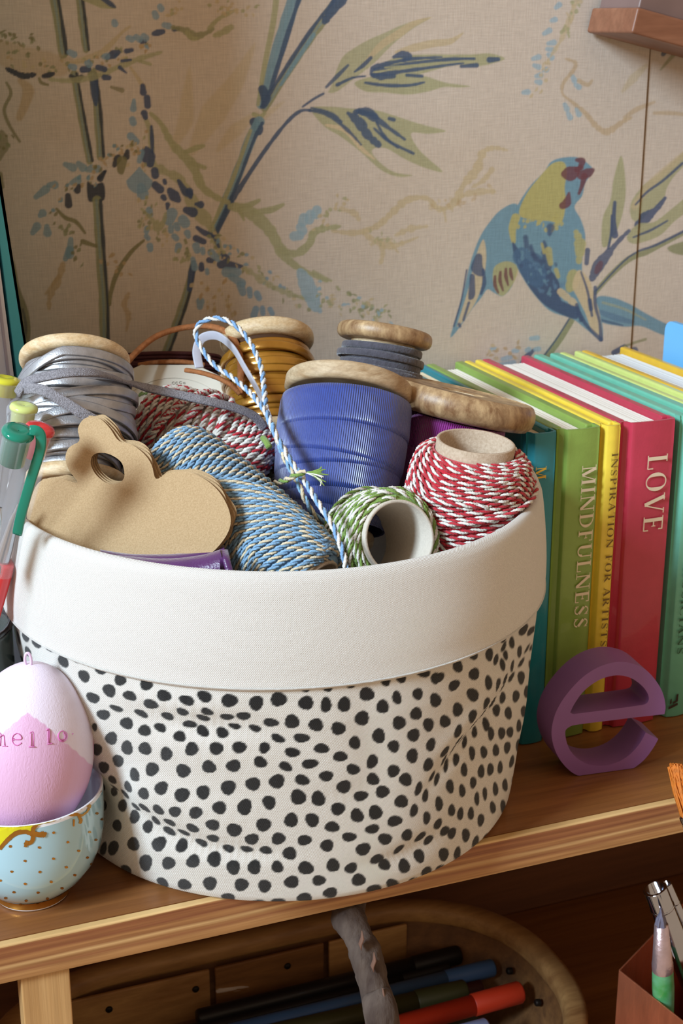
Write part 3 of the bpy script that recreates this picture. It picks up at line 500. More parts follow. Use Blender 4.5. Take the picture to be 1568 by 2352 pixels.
# ------------------------------------------------------------------ the spotted fabric basket
BX, BY = .1925, .5662
DOTS = """220,1500,3.92|50,145,60,55;220,247,58,48,45;125,340,66,55,30;313,385,64,45,20;455,282,64,52,30;185,503,63,28,20;70,558,62,46,20;0,415,36,42,40;278,637,60,52,30;135,775,58,63;282,857,62,65;180,987,58,56;347,1097,54,58;403,552,66,32,28;500,460,74,45,18;620,382,68,50,22;640,578,62,38,25;577,678,62,34,20;442,700,64,45,22;452,857,62,58;645,902,58,62;515,1042,63,62;757,752,62,42,12;782,530,60,38,20;825,422,70,44,20;982,390,70,48,15;1005,528,62,36,22;963,593,66,32,16;838,655,66,34,8;958,712,64,42,25;872,857,62,60;793,1055,68,62;1135,727,62,42,15;1090,853,64,56,30;1245,675,62,26,14;1178,583,66,34,8;1205,427,72,62;1445,452,66,70;1328,575,66,44,5;1430,693,62,30,18;1293,847,68,48,10;1243,1008,64,60;1025,1018,64,62;1482,978,64,50,15;1518,855,52,48;-5,880,45,60;40,1050,50,60;-10,670,24,40
600,1500,3.92|155,415,72,70;85,635,70,45,3;275,620,72,66;400,447,66,68;578,463,52,70,10;742,462,64,68;945,370,66,68;490,645,64,64;690,678,64,64;905,592,70,66;150,778,66,36,18;362,770,72,46;278,898,70,44,12;540,860,68,48,-3;708,932,70,46,-8;840,812,56,60,10;1057,752,60,68;1000,985,50,68,15;1087,482,54,68,10;1112,240,42,62;1247,207,54,60;1212,400,44,62,-5;1455,175,62,48,-8;1400,368,46,58;1385,545,54,60;1233,627,58,66;1362,738,56,62,10;1497,645,48,66,5;1188,842,50,60,15;1352,925,54,66,10;1517,825,42,62,15;1495,1005,42,68,18;1187,1065,52,62,15;1008,1145,58,58;1295,1140,58,62,30;218,1022,68,40,22;437,1000,74,46,-5;583,1110,68,48;825,1050,62,52,10;140,1155,72,66;367,1145,68,50,10;5,980,50,46;395,295,55,55;590,280,62,62;800,250,64,66;1560,230,40,56
900,1400,4.3556|80,668,58,66,10;310,632,68,54,-10;457,687,72,46,-30;520,490,58,58;660,572,54,66;818,445,56,68;620,763,68,48,-35;828,653,58,62,15;990,462,44,66;1072,512,28,62,22;1140,290,45,62,20;1160,387,18,62,22;1228,343,22,64,5;1165,470,18,52,10;1125,565,26,60,5;1338,213,36,66,35;1413,220,24,62,32;1467,215,8,70,3;1307,430,26,66;1380,400,9,60,25;1430,360,14,66,28;1455,385,12,50,15;1325,540,14,60,27;1403,572,20,64;1237,575,20,66,5;1313,690,34,66,5;1230,690,16,58,28;1167,708,20,62,18;1068,758,28,70,8;970,738,34,78,5;1145,790,7,50,30;1358,830,28,62,5;1253,875,36,60,12;1133,895,24,60,15;808,858,60,68;940,943,36,68,22;1038,945,16,66,32;1318,1022,26,58,3;1170,1043,38,62,3;1065,1020,30,62,12;935,1045,11,70,35;652,1003,52,72;790,1067,40,68,18;428,908,62,70;245,843,52,66;40,880,50,68;230,1040,60,68;65,1115,60,60;358,1140,54,64;523,1120,54,66;830,1150,12,70,38;957,1160,30,66,8;1275,1170,28,62;1372,980,6,60
220,1790,3.92|603,70,62,58;787,130,65,64;972,112,58,66;1195,72,66,70;1415,40,66,66;443,122,56,52,10;275,82,56,42,45;110,30,48,34,45;233,158,60,20,40;120,105,50,8,35;105,150,40,42;203,263,50,56,-10;345,262,56,20,40;435,262,68,28,35;335,350,48,58,-10;575,267,58,44,35;728,278,58,50,10;912,287,60,56;1118,247,62,58;1342,247,66,72;1510,408,66,64;1560,210,60,66;530,383,56,28,50;460,437,44,56,-20;668,390,60,34,28;650,480,64,34,32;788,490,66,24,24;877,435,60,44,25;1060,400,68,50,10;1250,450,66,66;1405,540,66,56;148,443,58,55;333,590,64,60;570,585,62,66;770,605,55,56;945,585,60,34,28;1055,535,60,40,15;1190,635,60,34,15;1355,640,62,30,14;1530,648,60,38,15;130,635,54,60;42,640,28,55;450,753,64,74,10;660,753,60,62;880,737,62,58;1067,722,64,62;1240,792,64,62;1427,792,64,60;270,823,62,34,38;135,815,56,24,35;603,930,60,38,32;800,948,62,52,10;1030,935,66,62;1312,947,68,58;1520,960,62,58;1193,1062,66,36,5;1460,1110,62,24;355,-5,44,28;-60,300,40,50;-50,480,40,50;-60,110,40,60
600,1790,3.92|75,212,66,70;332,163,70,74;513,180,64,72;745,75,66,66;690,273,64,58;902,165,70,46,-18;1093,120,62,58,-15;1258,202,58,64,20;1410,85,32,66,18;1472,150,28,62,8;1370,283,34,66,15;1485,350,36,60;1030,307,68,60,-25;862,332,62,62;1200,380,68,50,-20;268,370,66,64;457,370,64,64;637,432,70,48,-5;998,452,64,44,-12;790,523,66,44,-6;1113,542,62,56,-10;1312,508,52,56,15;1438,527,70,28,-45;1515,558,58,30,-45;153,537,62,60;388,552,66,50;590,600,64,54,-15;917,635,68,60,-15;1245,643,66,26,-42;1427,700,50,58;255,673,62,62;1047,730,70,40,-28;1115,780,56,50,-25;1290,790,50,66;145,790,56,52,10;400,800,70,62;645,777,58,66;808,805,64,44,-20;875,910,62,58,-15;1488,842,58,44,-45;272,925,70,56;517,913,60,50,-10;1365,927,56,34,-35;1180,950,58,52,-15;1015,1000,68,50,-20;620,1025,70,46,-18;388,1070,74,44,-3;150,1105,68,34;695,1105,50,14,-10;870,1086,40,8
900,1660,4.3556|205,125,62,68;20,240,50,66;378,222,48,68,8;645,85,36,70,18;678,180,14,66,32;720,170,5,60,35;523,292,34,68,32;743,205,22,66,20;848,105,24,62,15;193,330,58,72,5;355,420,46,76,15;525,380,14,66,28;625,270,7,70,33;643,375,30,64,10;545,437,22,72,15;800,310,34,70;920,300,38,62;1045,283,34,66;1163,255,34,66,5;1275,230,20,66,8;1325,250,8,60,5;993,115,34,68;1100,110,36,66;1185,100,36,58,5;1330,75,10,70,5;1275,50,28,56;15,485,52,66;130,575,62,70,10;398,540,18,66,28;447,570,24,70,15;718,475,34,74,-3;893,493,36,70;988,473,34,68,5;1090,455,28,66,8;1213,395,24,66,12;1268,435,18,58,12;260,660,36,72,15;328,733,32,70,8;575,640,42,72;698,683,34,68;810,603,34,62;1040,670,30,70,-5;1140,630,28,68;1228,603,22,66;1272,615,5,40;465,813,42,74;848,765,28,68;930,715,26,66;92,790,66,66,-30;212,880,42,70,10;342,953,42,68;593,880,36,66,5;682,915,34,66,8;788,913,34,64;888,978,36,64,5;1010,853,30,66,-3;1113,845,26,74,3;1192,805,16,66,10;45,985,56,58,-20;460,1020,38,64,18;535,1092,38,62,35;603,1113,40,60,28;1037,1065,22,70,18
900,1800,4.3556|150,520,56,62,30;292,540,70,32,-48;378,577,60,34,-45;78,670,68,28,-42;278,733,54,64;127,835,58,76;517,712,52,68;653,705,36,70,8;738,520,42,68;835,597,34,74,15;933,560,26,66,22;347,890,46,70,35;477,863,36,60,38;210,988,60,38,-38;15,1010,50,56;1130,365,8,40,30;730,747,28,8,-35
0,1420,6.03|345,268,46,78,-25;508,350,60,84,-40;700,405,62,86,-40;878,597,68,98,-25;1080,545,78,86;1395,700,96,88;1165,808,70,98,-30;1290,1105,96,72,25;375,470,40,80,-25;238,280,20,105,-12;180,430,16,95,0;130,440,8,90;255,580,40,50"""
cv_x0, cv_y0, cv_w, cv_h = -40, 1380, 1340, 760
DC = np.zeros((cv_h, cv_w)); HC = np.zeros((cv_h, cv_w))
placed = []
rr = random.Random(3)
for row in DOTS.split('\n'):
    hd, ds = row.split('|'); ox, oy, k = [float(a) for a in hd.split(',')]
    for d in ds.split(';'):
        q = [float(a) for a in d.split(',')]; px, py, rx, ry = ox+q[0]/k, oy+q[1]/k, q[2]/k, q[3]/k; a = math.radians(q[4]) if len(q) > 4 else 0
        if any(math.hypot(px-p[0], py-p[1]) < 6.5 for p in placed): continue
        placed.append((px, py)); cx, cy = px-cv_x0, py-cv_y0; R_ = max(rx, ry)+5
        x0, x1, y0, y1 = int(max(0, cx-R_)), int(min(cv_w, cx+R_+1)), int(max(0, cy-R_)), int(min(cv_h, cy+R_+1))
        if x1 <= x0 or y1 <= y0: continue
        Y, X = np.mgrid[y0:y1, x0:x1].astype(float); dx_, dy_ = X-cx, Y-cy
        u = (dx_*math.cos(a)+dy_*math.sin(a))/rx; v = (-dx_*math.sin(a)+dy_*math.cos(a))/ry
        th = np.arctan2(v, u); p1, p2, p3 = rr.uniform(0, 6.3), rr.uniform(0, 6.3), rr.uniform(0, 6.3)
        rad = np.hypot(u, v)/(1+.05*np.sin(2*th+p1)+.05*np.sin(3*th+p2)+.02*np.sin(9*th+p3)); m = np.clip(.5+(1-rad)*min(rx, ry)/1.3, 0, 1)
        DC[y0:y1, x0:x1] = np.maximum(DC[y0:y1, x0:x1], m)
for _ in range(900):                         # the side behind the egg and the cup
    px, py = rr.uniform(20, 232), rr.uniform(1575, 2000)
    if any(math.hypot(px-p[0], py-p[1]) < 36 for p in placed) or py-1440 < .42*(px-20): continue
    placed.append((px, py)); Y, X = np.mgrid[int(py-cv_y0-20):int(py-cv_y0+21), int(px-cv_x0-20):int(px-cv_x0+21)].astype(float)
    m = np.clip(.5+13-np.hypot((X+cv_x0-px)/.85, Y+cv_y0-py), 0, 1); sl = (slice(int(py-cv_y0-20), int(py-cv_y0+21)), slice(int(px-cv_x0-20), int(px-cv_x0+21))); DC[sl] = np.maximum(DC[sl], m)
def crease(P, depth, wid, taper=True):
    P = catmull(np.c_[np.asarray(P, float), np.zeros(len(P))], 8)[:, :2]-np.array([cv_x0, cv_y0]); n = len(P)
    Y, X = np.mgrid[0:cv_h:1, 0:cv_w:1].astype(np.float32); acc = np.zeros(X.shape, np.float32)
    for i in range(0, n):
        t = i/(n-1); s = math.sin(math.pi*min(max(t, .04), .96)) if taper else 1; x0, x1 = int(max(0, P[i][0]-3*wid)), int(min(cv_w, P[i][0]+3*wid)); y0, y1 = int(max(0, P[i][1]-3*wid)), int(min(cv_h, P[i][1]+3*wid))
        acc[y0:y1, x0:x1] = np.maximum(acc[y0:y1, x0:x1], s*np.exp(-((X[y0:y1, x0:x1]-P[i][0])**2+(Y[y0:y1, x0:x1]-P[i][1])**2)/(2*wid*wid)))
    global HC; HC = HC+depth*acc
crease([(1228, 1452), (1190, 1530), (1150, 1600), (1100, 1668), (1040, 1730), (985, 1810)], -.0022, 11); crease([(1215, 1470), (1165, 1560), (1120, 1620), (1060, 1680), (1000, 1735)], .0014, 18)
crease([(1180, 1455), (1160, 1500), (1135, 1540)], -.0012, 8); crease([(1245, 1560), (1200, 1640), (1140, 1700)], .0008, 26)
crease([(255, 1630), (330, 1645), (430, 1665), (560, 1672), (660, 1690), (720, 1740)], -.0016, 20); crease([(240, 1590), (420, 1620), (560, 1625)], .0012, 22); crease([(300, 1700), (480, 1730), (640, 1780)], .0012, 34)
crease([(245, 1815), (300, 1855), (370, 1905), (470, 1945), (600, 1960), (700, 1955)], -.0020, 17); crease([(300, 1800), (420, 1850), (600, 1900)], .0012, 30)
crease([(1060, 1890), (980, 1935), (900, 1975), (800, 1990)], -.0012, 16); crease([(830, 1560), (840, 1660), (860, 1760), (830, 1860)], -.0010, 34); crease([(700, 1840), (830, 1830), (900, 1870)], -.0009, 22)
crease([(235, 1700), (270, 1780), (260, 1860)], -.002, 26)
def body_r(z):                              # radius of the sewn bag at height z
    return np.interp(z, [0, .0015, .004, .008, .02, .05, .085, .1035, .108, .134], [.0975, .1005, .1018, .1026, .1045, .1075, .1098, .1108, .1085, .1060])
view = math.atan2(-BY, -BX)
th = np.r_[np.arange(-1.85, 1.85, .0046), np.arange(1.85, 2*math.pi-1.85, .011)]+view
zz = np.r_[0, .0005, .0010, .0016, .0024, .0034, np.arange(.0042, .106, .0005), .11, .118, .126, .134]
TH, ZZ = np.meshgrid(th, zz, indexing='ij'); R0 = body_r(ZZ); cs, sn = np.cos(TH), np.sin(TH)
def px_of(P):
    r_ = P-CAM; t_ = r_@FW; return PW/2+FPX*(r_@RT)/t_, PH/2-FPX*(r_@UP)/t_
SH = .0036*np.clip(ZZ/.085, 0, 1)**1.3; R0 = R0+SH*.9*np.clip((.120-ZZ)/.014, 0, 1)
P0 = np.stack([BX-SH+R0*cs, BY+R0*sn, ZZ], -1); u_, v_ = px_of(P0)
vd = CAM-P0; facing = (vd[..., 0]*cs+vd[..., 1]*sn)/np.linalg.norm(vd[..., :2], axis=-1) > .02
inb = facing & (u_ > cv_x0+2) & (u_ < cv_x0+cv_w-3) & (v_ > cv_y0+2) & (v_ < cv_y0+cv_h-3)
ui = np.clip(u_-cv_x0, 0, cv_w-2); vi = np.clip(v_-cv_y0, 0, cv_h-2); i0, j0 = ui.astype(int), vi.astype(int); fu, fv = ui-i0, vi-j0
bil = lambda A_: A_[j0, i0]*(1-fu)*(1-fv)+A_[j0, i0+1]*fu*(1-fv)+A_[j0+1, i0]*(1-fu)*fv+A_[j0+1, i0+1]*fu*fv
dot = np.where(inb, bil(DC), 0); hgt = np.where(inb, bil(HC), 0)*np.clip((.104-ZZ)/.008, 0, 1)*np.clip(ZZ/.01, .15, 1)
back = []
for _ in range(2600):                        # loose spots round the far side, spaced like the near ones
    a, z = rr.uniform(1.5, 2*math.pi-1.5), rr.uniform(0, .108)
    if all(math.hypot((a-b[0])*.108, z-b[1]) > .0073 for b in back): back.append((a, z))
for a, z in back:
    ii = np.where(np.abs(((TH[:, 0]-view-a+math.pi) % (2*math.pi))-math.pi) < .035)[0]
    if not len(ii): continue
    s = np.ix_(ii, np.arange(len(zz))); da = (((TH[s]-view-a+math.pi) % (2*math.pi))-math.pi)*.108; m = np.clip(.5+(.0026-np.hypot(da, ZZ[s]-z))/.0004, 0, 1); dot[s] = np.where(inb[s], dot[s], np.maximum(dot[s], m))
ca_ = math.atan2(.5165-BY, .0687-BX); hgt = hgt-.0075*np.exp(-(((TH-ca_+math.pi) % (2*math.pi)-math.pi)/.16)**2)*np.exp(-((ZZ-.034)/.020)**2)
wob = .0006*np.sin(3*TH+1)+.0005*np.sin(5*TH+ZZ*30)
Rr = R0+wob*np.clip(ZZ/.02, 0, 1)+hgt
V = np.stack([BX-SH+Rr*cs, BY+Rr*sn, ZZ+.0002], -1).reshape(-1, 3)
cw, cb = np.array(lin('f0ece4')), np.array(lin('191818')); colr = cw+(cb-cw)*dot.reshape(-1, 1)
bsk = thing('fabric_basket', 'round white canvas basket printed with black spots under a broad plain cuff', 'basket', (BX, BY, 0))
g = G(); g.add(V, grid_faces(len(th), len(zz), True), 0, np.stack([(TH-view)*.108, ZZ], -1).reshape(-1, 2))
g.build('spotted_side', weave('spotted_canvas', attr='print', k=3000, strength=.6), bsk, col=colr, recalc=False)
m_cuff = weave('plain_canvas_cuff', 'f3f0ea', k=3000, strength=.6)
g = G(); disk(g, frame((BX, BY, .0004), (0, 0, 1)), .0978, 0, 90); g.build('base', m_cuff, bsk)
M = frame((BX, BY, 0), (0, 0, 1), (1, 0, 0))
vo = view-math.atan2(M[1, 0], M[0, 0])
def cw_(a, z): return (.0020*math.sin(2*a+.6)+.0010*math.sin(3*a+2.2))
prof = [(.1128, .1003), (.1146, .0997), (.1158, .1006), (.1160, .1022), (.11588, .1030), (.1161, .108), (.1160, .114), (.1157, .120), (.1152, .126), (.1146, .132), (.1139, .138), (.1132, .1425), (.1121, .1454), (.1105, .1464), (.1090, .1458), (.1081, .1438), (.1074, .138), (.1066, .125), (.1050, .10), (.1040, .08), (.1035, .055)]
V = []; U = []; n = 420
for i in range(n):
    a = 2*math.pi*i/n; s = 0
    for j, (r, z) in enumerate(prof):
        if j: s += math.hypot(r-prof[j-1][0], z-prof[j-1][1])
        k = 1+cw_(a, z); dz = .0010*math.sin(2*a+1.0)*(1 if z > .12 else .3)
        xq = BX-.0035+r*k*math.cos(a); xq = xq if xq < .300 else .300+(xq-.300)*.45; V.append((xq, BY+r*k*math.sin(a), z+dz-.0016*max(0, (z-.105)/.04))); U.append((a*.115, s))
g = G(); g.add(V, grid_faces(n, len(prof), True), 0, U); g.build('cuff', m_cuff, bsk)
# hem stitches along the lower edge of the cuff
g = G(); hp = [(min(.3025, BX-.0035+.1159*(1+cw_(a, .1012))*math.cos(a)), BY+.1159*(1+cw_(a, .1012))*math.sin(a), .1013+.0003*math.sin(2*a+1)) for a in np.arange(0, 2*math.pi, math.pi/200)]
sweep(g, np.array(hp), .0005, .0004, closed=True, sec=6); g.build('hem_piping', m_cuff, bsk)
g = G(); disk(g, frame((BX, BY, .058), (0, 0, 1)), .1033, 0, 80); disk(g, frame((BX, BY, .055), (0, 0, 1)), .1033, 0, 80); g.build('stiff_inner_floor', pm('grey_board', '6d6258', .9), bsk)
del DC, HC, P0, TH, ZZ, V, colr

# ------------------------------------------------------------------ flat lettering (seriffed capitals, unit cap height)
def glyph(ch):
    T, t = .17, .055; q = []
    def L_(x0, y0, x1, y1, w_=T):            # a bar of thickness w_ (horizontal measure for stems)
        d = np.array([x1-x0, y1-y0], float); nn = np.array([-d[1], d[0]])/np.hypot(*d)*w_/2; a, b = np.array([x0, y0]), np.array([x1, y1]); q.append([a+nn, a-nn, b-nn, b+nn])
    def S_(x, y, w_=.34): q.append([(x-w_/2, y-.02), (x+w_/2, y-.02), (x+w_/2, y+.025), (x-w_/2, y+.025)])
    def stem(x, y0=0, y1=1, w_=T): L_(x, y0, x, y1, w_); S_(x, y0+.02); S_(x, y1-.025)
    def arc(cx, cy, rx, ry, a0, a1, wv=T, wh=t, n=18):
        a = np.radians(np.linspace(a0, a1, n)); o_, i_ = [], []
        for s in a:
            w_ = wh+(wv-wh)*abs(math.cos(s))**1.5; o_.append((cx+(rx)*math.cos(s), cy+(ry)*math.sin(s))); i_.append((cx+(rx-w_)*math.cos(s), cy+(ry-wh)*math.sin(s)))
        for k in range(n-1): q.append([o_[k], o_[k+1], i_[k+1], i_[k]])
    W_ = dict(M=1.1, I=.42, N=.95, D=.92, F=.72, U=.9, L=.74, E=.78, S=.68, P=.76, R=.88, A=.9, T=.86, O=.98, V=.92, C=.9)
    w_ = W_.get(ch, .45)
    if ch == 'I': stem(.2)
    elif ch == 'M': stem(.12, w_=.06); L_(.16, 1, .5, .02, T); L_(.84, 1, .52, .02, .05); stem(.92)
    elif ch == 'N': stem(.14, w_=.06); L_(.16, .97, .78, .03, T); L_(.8, 0, .8, 1, .06); S_(.8, .975)
    elif ch == 'D': stem(.2); arc(.3, .5, .56, .5, -90, 90)
    elif ch == 'F': stem(.2); L_(.2, .97, .66, .97, t); L_(.2, .52, .48, .52, t); L_(.64, .97, .64, .76, .05); L_(.48, .62, .48, .42, .045)
    elif ch == 'E': stem(.2); L_(.2, .97, .68, .97, t); L_(.2, .52, .5, .52, t); L_(.2, .03, .7, .03, t); L_(.66, .97, .66, .78, .05); L_(.5, .62, .5, .42, .045); L_(.69, .03, .69, .26, .05)
    elif ch == 'L': stem(.2); L_(.2, .03, .68, .03, t); L_(.67, .03, .67, .3, .05)
    elif ch == 'U': L_(.2, .3, .2, 1, T); S_(.2, .975); L_(.75, .3, .75, 1, .06); S_(.75, .975); arc(.45, .32, .335, .33, 180, 360, .15, .07)
    elif ch == 'S':
        arc(.33, .74, .25, .26, 20, 180, .09, .06); arc(.33, .26, .26, .26, 200, 360, .09, .06); L_(.14, .68, .53, .32, .17); L_(.57, .97, .57, .74, .04); L_(.08, .28, .08, .03, .04)
    elif ch in 'PR':
        stem(.2); arc(.3, .73, .38, .27, -90, 90)
        if ch == 'R': L_(.42, .48, .76, .02, T)
        if ch == 'R': S_(.8, .02, .2)
    elif ch == 'A': L_(.12, 0, .44, 1, .055); L_(.46, 1, .76, 0, T); L_(.24, .34, .62, .34, .045); S_(.13, .02, .28); S_(.76, .02, .34)
    elif ch == 'V': L_(.12, 1, .46, 0, T); L_(.48, 0, .78, 1, .055); S_(.12, .975, .34); S_(.79, .975, .26)
    elif ch == 'T': stem(.42); L_(.06, .97, .78, .97, t); L_(.07, .97, .07, .76, .05); L_(.77, .97, .77, .76, .05)
    elif ch == 'O': arc(.47, .5, .44, .52, 0, 360, .18, .05, 32)
    elif ch == 'C': arc(.48, .5, .44, .52, 40, 320, .18, .05, 28); L_(.8, .98, .8, .7, .05)
    return q, w_
def lettering(name, text, org, adv, upv, size, mat_, parent, length=None, gap=.1, nrm=None, bend=None):
    """capital letters lying flat on a surface from org, running along adv"""
    adv, upv, org = nz(np.array(adv, float)), nz(np.array(upv, float)), np.array(org, float); tot = sum(glyph(c)[1]+gap for c in text)
    sx = size if length is None else length/tot; x = 0; g = G(); k = 0
    nn = nz(np.cross(adv, upv)) if nrm is None else np.array(nrm)
    for c in text:
        q, w_ = glyph(c)
        for poly in q:
            V = [org+adv*(x+p[0])*sx+upv*p[1]*size+nn*(1e-6*(k % 7)) for p in poly]; g.add(V, [tuple(range(len(V)))]); k += 1
        x += w_+gap
    return g.build(name, mat_, parent, smooth=False, recalc=False)

# ------------------------------------------------------------------ the row of books
BH = .1545
def book(nm, label, X0, X1, colr, page='d9d0c0', ct=.003, y0=.5560, y1=.7015, h=BH, gloss=.35, groove=True, lean=0):
    t = thing('book', label, 'book', ((X0+X1)/2, (y0+y1)/2, 0), 'coloured books in a row'); cm = pm(nm, colr, gloss, .04, 200, .08, 900, coat=.35)
    t['group'] = 'coloured hardback books beside the basket'
    for xa, xb in ((X0, X0+ct), (X1-ct, X1)):
        g = G(); box6(g, xa, xb, y0+.0065, y1, .0005, h); g.build('cover_board', cm, t, smooth=False, bevel=min(.0011, ct*.42))
    # spine: shallow groove on each side, slightly rounded back
    o = []; n = 14
    gw = min(.0042, (X1-X0)*.18)
    xs_ = [X0+.0002, X0+.0006, X0+gw*.55, X0+gw, X0+gw+.0006]; ys_ = [y0+.0072, y0+.0035, y0+.0042, y0+.0030, y0+.0008]
    xr = [X1-.0012, X1-.0004, X1-.0002]; yr = [y0+.0004, y0+.0020, y0+.0072]
    mid = np.linspace(xs_[-1]+.0003, xr[0]-.0003, n); my = [y0+.0006-.0009*math.sin(math.pi*(i+.5)/n) for i in range(n)]
    OX = xs_+list(mid)+xr; OY = ys_+my+yr; nO = len(OX); cxx = (X0+X1)/2
    IX = [min(max(x, X0+.0016), X1-.0016) for x in OX]; IY = [min(y+.0016, y0+.0074) for y in OY]
    V = []; 
    for z in (.0005, .0012, h-.0016, h-.0006, h): 
        sh = 0 if .001 < z < h-.001 else .0003
        V += [(x, y+sh, z) for x, y in zip(OX, OY)]
    nl = 5; F_ = [(l*nO+i, l*nO+i+1, (l+1)*nO+i+1, (l+1)*nO+i) for l in range(nl-1) for i in range(nO-1)]
    b0 = len(V)
    for z in (.0005, h): V += [(x, y, z) for x, y in zip(IX, IY)]
    F_ += [(b0+i, b0+nO+i, b0+nO+i+1, b0+i+1) for i in range(nO-1)]+[((nl-1)*nO+i, (nl-1)*nO+i+1, b0+nO+i+1, b0+nO+i) for i in range(nO-1)]+[(i, b0+i, b0+i+1, i+1) for i in range(nO-1)]
    g = G(); g.add(V, F_); g.build('spine', cm, t, smooth=True, auto=40)
    g = G(); pw = X1-X0-2*ct-.0004
    if pw > .0008:
        npg = max(3, int(pw/.00028)); zt = h-.0032
        V = []; F_ = []
        for i in range(npg+1):               # leaf edges stand as a finely stepped block
            x = X0+ct+.0002+pw*i/npg; dz = rnd.uniform(0, .00035); V += [(x, y0+.0035, .002), (x, y0+.0035, zt-dz), (x, y1-.004-rnd.uniform(0, .0003), zt-dz), (x, y1-.004, .002)]
        F_ = [(4*i+j, 4*i+4+j, 4*i+4+(j+1) % 4, 4*i+(j+1) % 4) for i in range(npg) for j in range(4)]+[(0, 1, 2, 3), tuple(4*npg+j for j in (3, 2, 1, 0))]
        g.add(V, F_); g.build('page_block', pm(nm+'_pages', page, .85, .05, 900, stretch=(30, 1, 1)), t, smooth=False)
    return t
XB = lambda px, py, Y=.7015: on_y(px, py, Y)[0]
b1 = book('teal_cover', 'teal hardback nearest the basket, with a yellow letter on its spine', .3048, .3200, '1f7f8c', 'e2cfae', .0032)
b2 = book('grass_green_cover', 'grass green hardback with MINDFULNESS down its spine', .3204, .3424, '86a34c', 'e6dfd2', .0050)
b3 = book('yellow_cover', 'thin yellow hardback with INSPIRATION FOR ARTISTS on its spine', .3428, .3532, 'ecd048', 'e6dfb8', .0038, gloss=.4)
b4 = book('pink_cover', 'crimson pink hardback with LOVE in large letters on its spine', .3536, .3822, 'b9374f', 'ddd6cc', .0048, gloss=.3)
b5 = book('sea_green_cover', 'sea green hardback with MUSICIANS on its spine, right of the crimson one', .3852, .4008, '6dbba3', 'd8cdbb', .0056)
b6 = book('lime_cover', 'pale lime hardback between the sea green and the golden yellow books', .4012, .4146, 'cbd880', 'd8d4be', .0040)
b7 = book('golden_cover', 'golden yellow hardback with thick whitish pages, last of the book row', .4150, .4440, 'dcb030', 'd9dada', .0042)
SY = .5549
def spine_text(nm, text, parent, x_base, x_top, z0, z1, mat_, Y=SY):
    lettering(nm, text, (x_base, Y, z0), (0, 0, -1), (1, 0, 0), x_top-x_base, mat_, parent, length=z0-z1, nrm=(0, -1, 0))
cream = pm('cream_foil', 'e6d6bb', .5); brown = pm('brown_ink', '6e5524', .6)
za = lambda px, py: on_y(px, py, SY)
spine_text('title_lettering', 'MINDFULNESS', b2, za(1337, 1075)[0], za(1369, 1075)[0], za(1350, 1071)[2], za(1325, 1448)[2], cream)
spine_text('title_lettering', 'INSPIRATION', b3, za(1405, 1045)[0], za(1420, 1045)[0], za(1412, 1040)[2], za(1398, 1262)[2], brown)
spine_text('title_lettering', 'FOR', b3, za(1405, 1045)[0], za(1420, 1045)[0], za(1394, 1275)[2], za(1390, 1340)[2], brown)
spine_text('title_lettering', 'ARTISTS', b3, za(1405, 1045)[0], za(1420, 1045)[0], za(1386, 1350)[2], za(1376, 1490)[2], brown)
spine_text('title_lettering', 'LOVE', b4, za(1487, 1060)[0], za(1532, 1060)[0], za(1510, 1043)[2], za(1500, 1226)[2], cream)
spine_text('title_lettering', 'MUSICIANS', b5, za(1558, 1480)[0]-.0006, za(1573, 1480)[0]-.0006, za(1560, 1300)[2], za(1553, 1508)[2], pm('dark_green_ink', '2e5a44', .6))
spine_text('title_lettering', 'M', b1, .3085, .3137, .1392, .1330, pm('yellow_foil', 'e0b030', .4))
g = G()                                       # little dark motif at the foot of the sea green spine
p0 = za(1528, 1640); ux = np.array([1, 0, 0]); uz = np.array([0, 0, 1]); 
for poly in ([(0, -.2), (1, .1), (1, .35), (0, .05)], [(.45, .3), (1, .5), (1, 1.3), (.8, 1.2), (.75, .6), (.45, .5)], [(.1, .3), (.3, .4), (.3, .9), (.15, .8)]):
    prism(g, [np.array([.3886, SY-.0001, .0065])+ux*a*.0052+uz*b*.0052 for a, b in poly], (0, .0001, 0))
g.build('spine_motif', pm('dark_brown_ink', '3a2a24', .6), b5, smooth=False)
g = G(); prism(g, [np.array([.4052, SY-.0001, .010])+ux*a*.006+uz*b*.008 for a, b in [(0, 0), (1, 0), (1, 1), (0, 1)]], (0, .0001, 0)); g.build('spine_motif', pm('black_ink', '1d1a16', .6), b6, smooth=False)
# blue plastic sheet / folder standing past the books
X = .4500; q = []
for px, py in [(1522, 815), (1528, 760)]:
    d = ray(px, py); q.append(CAM+d*(X/d[0]))
yb, zt = q[0][1], q[1][2]+.006; r = .006
pts = [(X, yb, .001)]+[(X, yb-r+r*math.cos(a), zt-r+r*math.sin(a)) for a in np.linspace(0, math.pi/2, 9)]+[(X, yb-.09+r*math.cos(a), zt-r+r*math.sin(a)) for a in np.linspace(math.pi/2, math.pi, 9)]+[(X, yb-.096, .001)]
g = G(); prism(g, pts, (.003, 0, 0)); o = g.build('plastic_folder', pm('sky_blue_plastic', '6fb6ee', .45, .02, 30), None, smooth=False, bevel=.0005)
tag(o, 'sky blue plastic folder with rounded corners standing behind the golden yellow book', 'folder')

